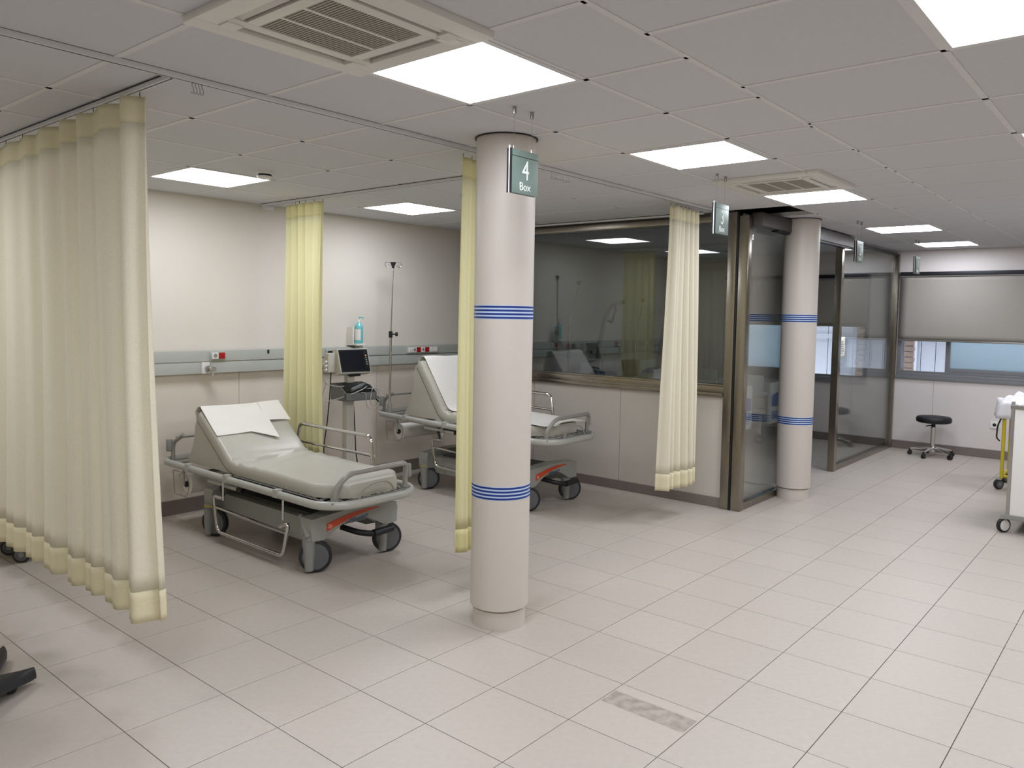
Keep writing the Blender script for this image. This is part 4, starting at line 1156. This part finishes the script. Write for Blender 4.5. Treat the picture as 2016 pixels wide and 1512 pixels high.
# ------------------------------------------------------------------ office chair base at the left edge
oc = thing('office_chair', 'black office chair base poking in at the lower left corner', 'chair', (-.44, -.23, 0))
M_BLK = mat('black_nylon', (32, 33, 38), rough=.45, noise=.08)
def leg(a, L):
    d = Vector((math.cos(a), math.sin(a), 0)); t = Vector((-d.y, d.x, 0)); vs = []; fs = []
    n = 10
    for i in range(n+1):
        s = i/n; w = .13*(1-s)**1.2+.030*(1-max(0, s-.88)/.12*.5); z = .125-.055*s
        c = d*(L*s)
        for k in range(5):
            q = k/4*2-1
            vs.append(c+t*w*q+Vector((0, 0, z-.030*q*q)))
        vs.append(c+t*w+Vector((0, 0, z-.045))); vs.append(c-t*w+Vector((0, 0, z-.045)))
    for i in range(n):
        for k in range(7):
            fs.append((i*7+k, i*7+(k+1) % 7, (i+1)*7+(k+1) % 7, (i+1)*7+k))
    fs += [tuple(range(7)), tuple(n*7+k for k in range(7))]
    MB().add(vs, fs).obj('leg', M_BLK, oc, ang=60)
    c = d*(L-.10)+Vector((0, 0, .02))
    MB().cyl(c-t*.012, c+t*.012, .02, n=16).obj('castor', M_BLK, oc)
for a, L in ((17, .375), (52, .56), (124, .37), (196, .37), (268, .37)): leg(math.radians(a), L)
MB().cyl((0, 0, .09), (0, 0, .40), .028, n=16).obj('gas_lift', M_BLK, oc)
MB().lathe([(.02, .40), (.15, .405), (.17, .43), (.165, .47), (.02, .48)], 32).obj('seat', M_BLK, oc)
MB().bbox(-.24, -.20, -.20, .20, .55, .95, .02).obj('backrest', M_BLK, oc)
MB().tube([(-.12, 0, .42), (-.25, 0, .44), (-.25, 0, .60)], .018, n=8).obj('back_stem', M_BLK, oc)

# bin standing in for the trolley castor that shows under the left curtain
wbn = thing('stand_in_bin', 'trolley castor barely showing under the left curtain, built as a wheeled bin', 'bin', (.56, 1.80, 0))
MB().bbox(-.15, .15, -.15, .15, .12, .62, .02).obj('body', M_GREYPL, wbn)
MB().bbox(-.155, .155, -.155, .155, .62, .65, .008).obj('lid', M_DARKMET, wbn)
for x, y in ((-.11, -.11), (.11, -.11), (-.11, .11), (.11, .11)): small_castor(wbn, x, y, .05, M_HUB, RC)

# ------------------------------------------------------------------ inside the glazed room
def hospital_bed(cx, label):
    o = thing('hospital_bed', label, 'bed', (cx, 0, 0), group='beds in the glazed room')
    w = .45
    for y, h, s in ((.10, .80, -1), (2.0, 1.0, 1)):
        b = MB().bbox(-w, w, y-.02, y+.02, .28, h, .018).obj('end_board', M_BEDWHITE, o)
        MB().prism([(-w+.05, .50), (w-.05, .50), (w-.05, h-.16), (w-.25, h-.12), (-w+.25, h-.12), (-w+.05, h-.16)], y-.024, y-.019, 'y').obj('board_panel', M_BEDBLUE, b, label='blue board panel')
        MB().prism([(-w+.08, .34), (w-.08, .34), (w-.05, .44), (-w+.05, .44)], y-.024, y-.019, 'y').obj('board_panel', mat('bed_pale_blue', (132, 156, 200), rough=.45, noise=.03), b)
    MB().bbox(-w+.02, w-.02, .14, 1.97, .40, .46, .012).obj('bed_frame', M_BEDWHITE, o)
    MB().bbox(-w+.03, w-.03, .15, 1.95, .46, .60, .03).obj('mattress', mat('bed_linen', (214, 214, 210), rough=.8, noise=.03), o)
    for s in (-1, 1):
        MB().bbox(s*w-.015, s*w+.015, .55, 1.15, .55, .82, .012).obj('side_guard', M_BEDWHITE, o)
        MB().bbox(s*w-.015, s*w+.015, 1.25, 1.75, .55, .86, .012).obj('side_guard', M_BEDWHITE, o)
        for y in (.25, 1.8):
            MB().tube([(s*.32, y, .40), (s*.36, y, .13)], .022, n=10).obj('leg', M_BEDWHITE, o)
            small_castor(o, s*.36, y, .06, M_HUB, RC)
    MB().bbox(-.12, .12, .02, .075, .68, .84, .008).obj('control_box', M_WHITEPL, o)
    return o
hospital_bed(7.28, 'white hospital bed with blue foot board dim behind the glass, nearer one')
hospital_bed(8.72, 'white hospital bed with blue foot board behind the far column')
def arm_pole(x, y, label):
    o = thing('bed_lifting_pole', label, 'lifting pole', (x, y, 0), group='bed lifting poles')
    pts = [(0, 0, .45), (.0, 0, .86), (.04, 0, 1.20), (.14, 0, 1.52), (.24, 0, 1.68), (.33, 0, 1.75)]
    MB().tube(pts, .030, n=12).obj('pole', M_GREYPL, o)
    MB().tube([(.33, 0, 1.75), (.55, 0, 1.79)], .024, n=10).obj('arm', M_GREYPL, o)
    MB().cyl((.55, 0, 1.79), (.59, 0, 1.795), .028, n=12).obj('arm_cap', M_BLACKPL, o)
    MB().tube(fillet([(.18, -.03, 1.54), (.28, -.03, 1.52), (.37, -.03, 1.70), (.33, -.03, 1.76)], .02, 4), .018, n=8).obj('grab_handle', M_BLACKPL, o)
    MB().tube([(0, 0, .45), (0, .10, .45)], .02, n=8).obj('mount', M_GREYPL, o)
    return o
arm_pole(7.12, 1.93, 'curved grey bed lifting pole with black handle behind the glass')
arm_pole(8.71, 1.93, 'curved grey bed lifting pole by the far bed behind the glass')
def thin_pole(x, h, label):
    o = thing('infusion_stand', label, 'drip pole', (x, 1.93, 0), group='infusion stands in the glazed room')
    MB().cyl((0, 0, .05), (0, 0, h-.5), .012, n=10).obj('lower_tube', M_CHROME, o)
    MB().cyl((0, 0, h-.5), (.18, 0, h), .006, n=8).obj('upper_tube', M_CHROME, o)
    MB().lathe([(.012, 0), (.030, .04), (.030, .05)], 14, (.18, 0, h)).obj('hook_head', M_BLACKPL, o)
    MB().cyl((0, 0, h-.90), (0, 0, h-.80), .02, n=10).obj('clamp', M_BLACKPL, o)
    for k in range(4):
        a = k*PI/2
        MB().tube([(0, 0, .06), (.18*math.cos(a), .12*math.sin(a), .02)], .012, n=8).obj('foot', M_GREYPL, o)
    return o
thin_pole(6.50, 1.98, 'leaning infusion stand with black head behind the glass, left one')
thin_pole(8.04, 1.80, 'infusion stand with black head behind the glass, right one')
tb_ = thing('overbed_table', 'overbed table under the black tablet behind the glass', 'table', (7.62, 1.55, 0))
MB().bbox(-.35, .40, -.20, .20, .80, .825, .01).obj('table_top', M_BEDWHITE, tb_)
MB().bbox(-.30, -.25, -.03, .03, .08, .80, .006).obj('pillar', M_GREYPL, tb_)
MB().bbox(-.32, .30, -.20, -.15, .04, .08, .008).obj('foot', M_GREYPL, tb_)
MB().bbox(-.32, .30, .15, .20, .04, .08, .008).obj('foot', M_GREYPL, tb_)
tl = thing('tablet_monitor', 'black tablet shaped monitor standing on the overbed table', 'monitor', (7.44, 1.62, .825))
MB().bbox(-.15, .16, -.012, .012, .0, .22, .006).rot(-.2, 'X').move(0, 0, .005).obj('screen_body', M_BLACKPL, tl)
MB().bbox(-.06, .07, -.02, .10, .0, .012, .004).obj('foot', M_BLACKPL, tl)
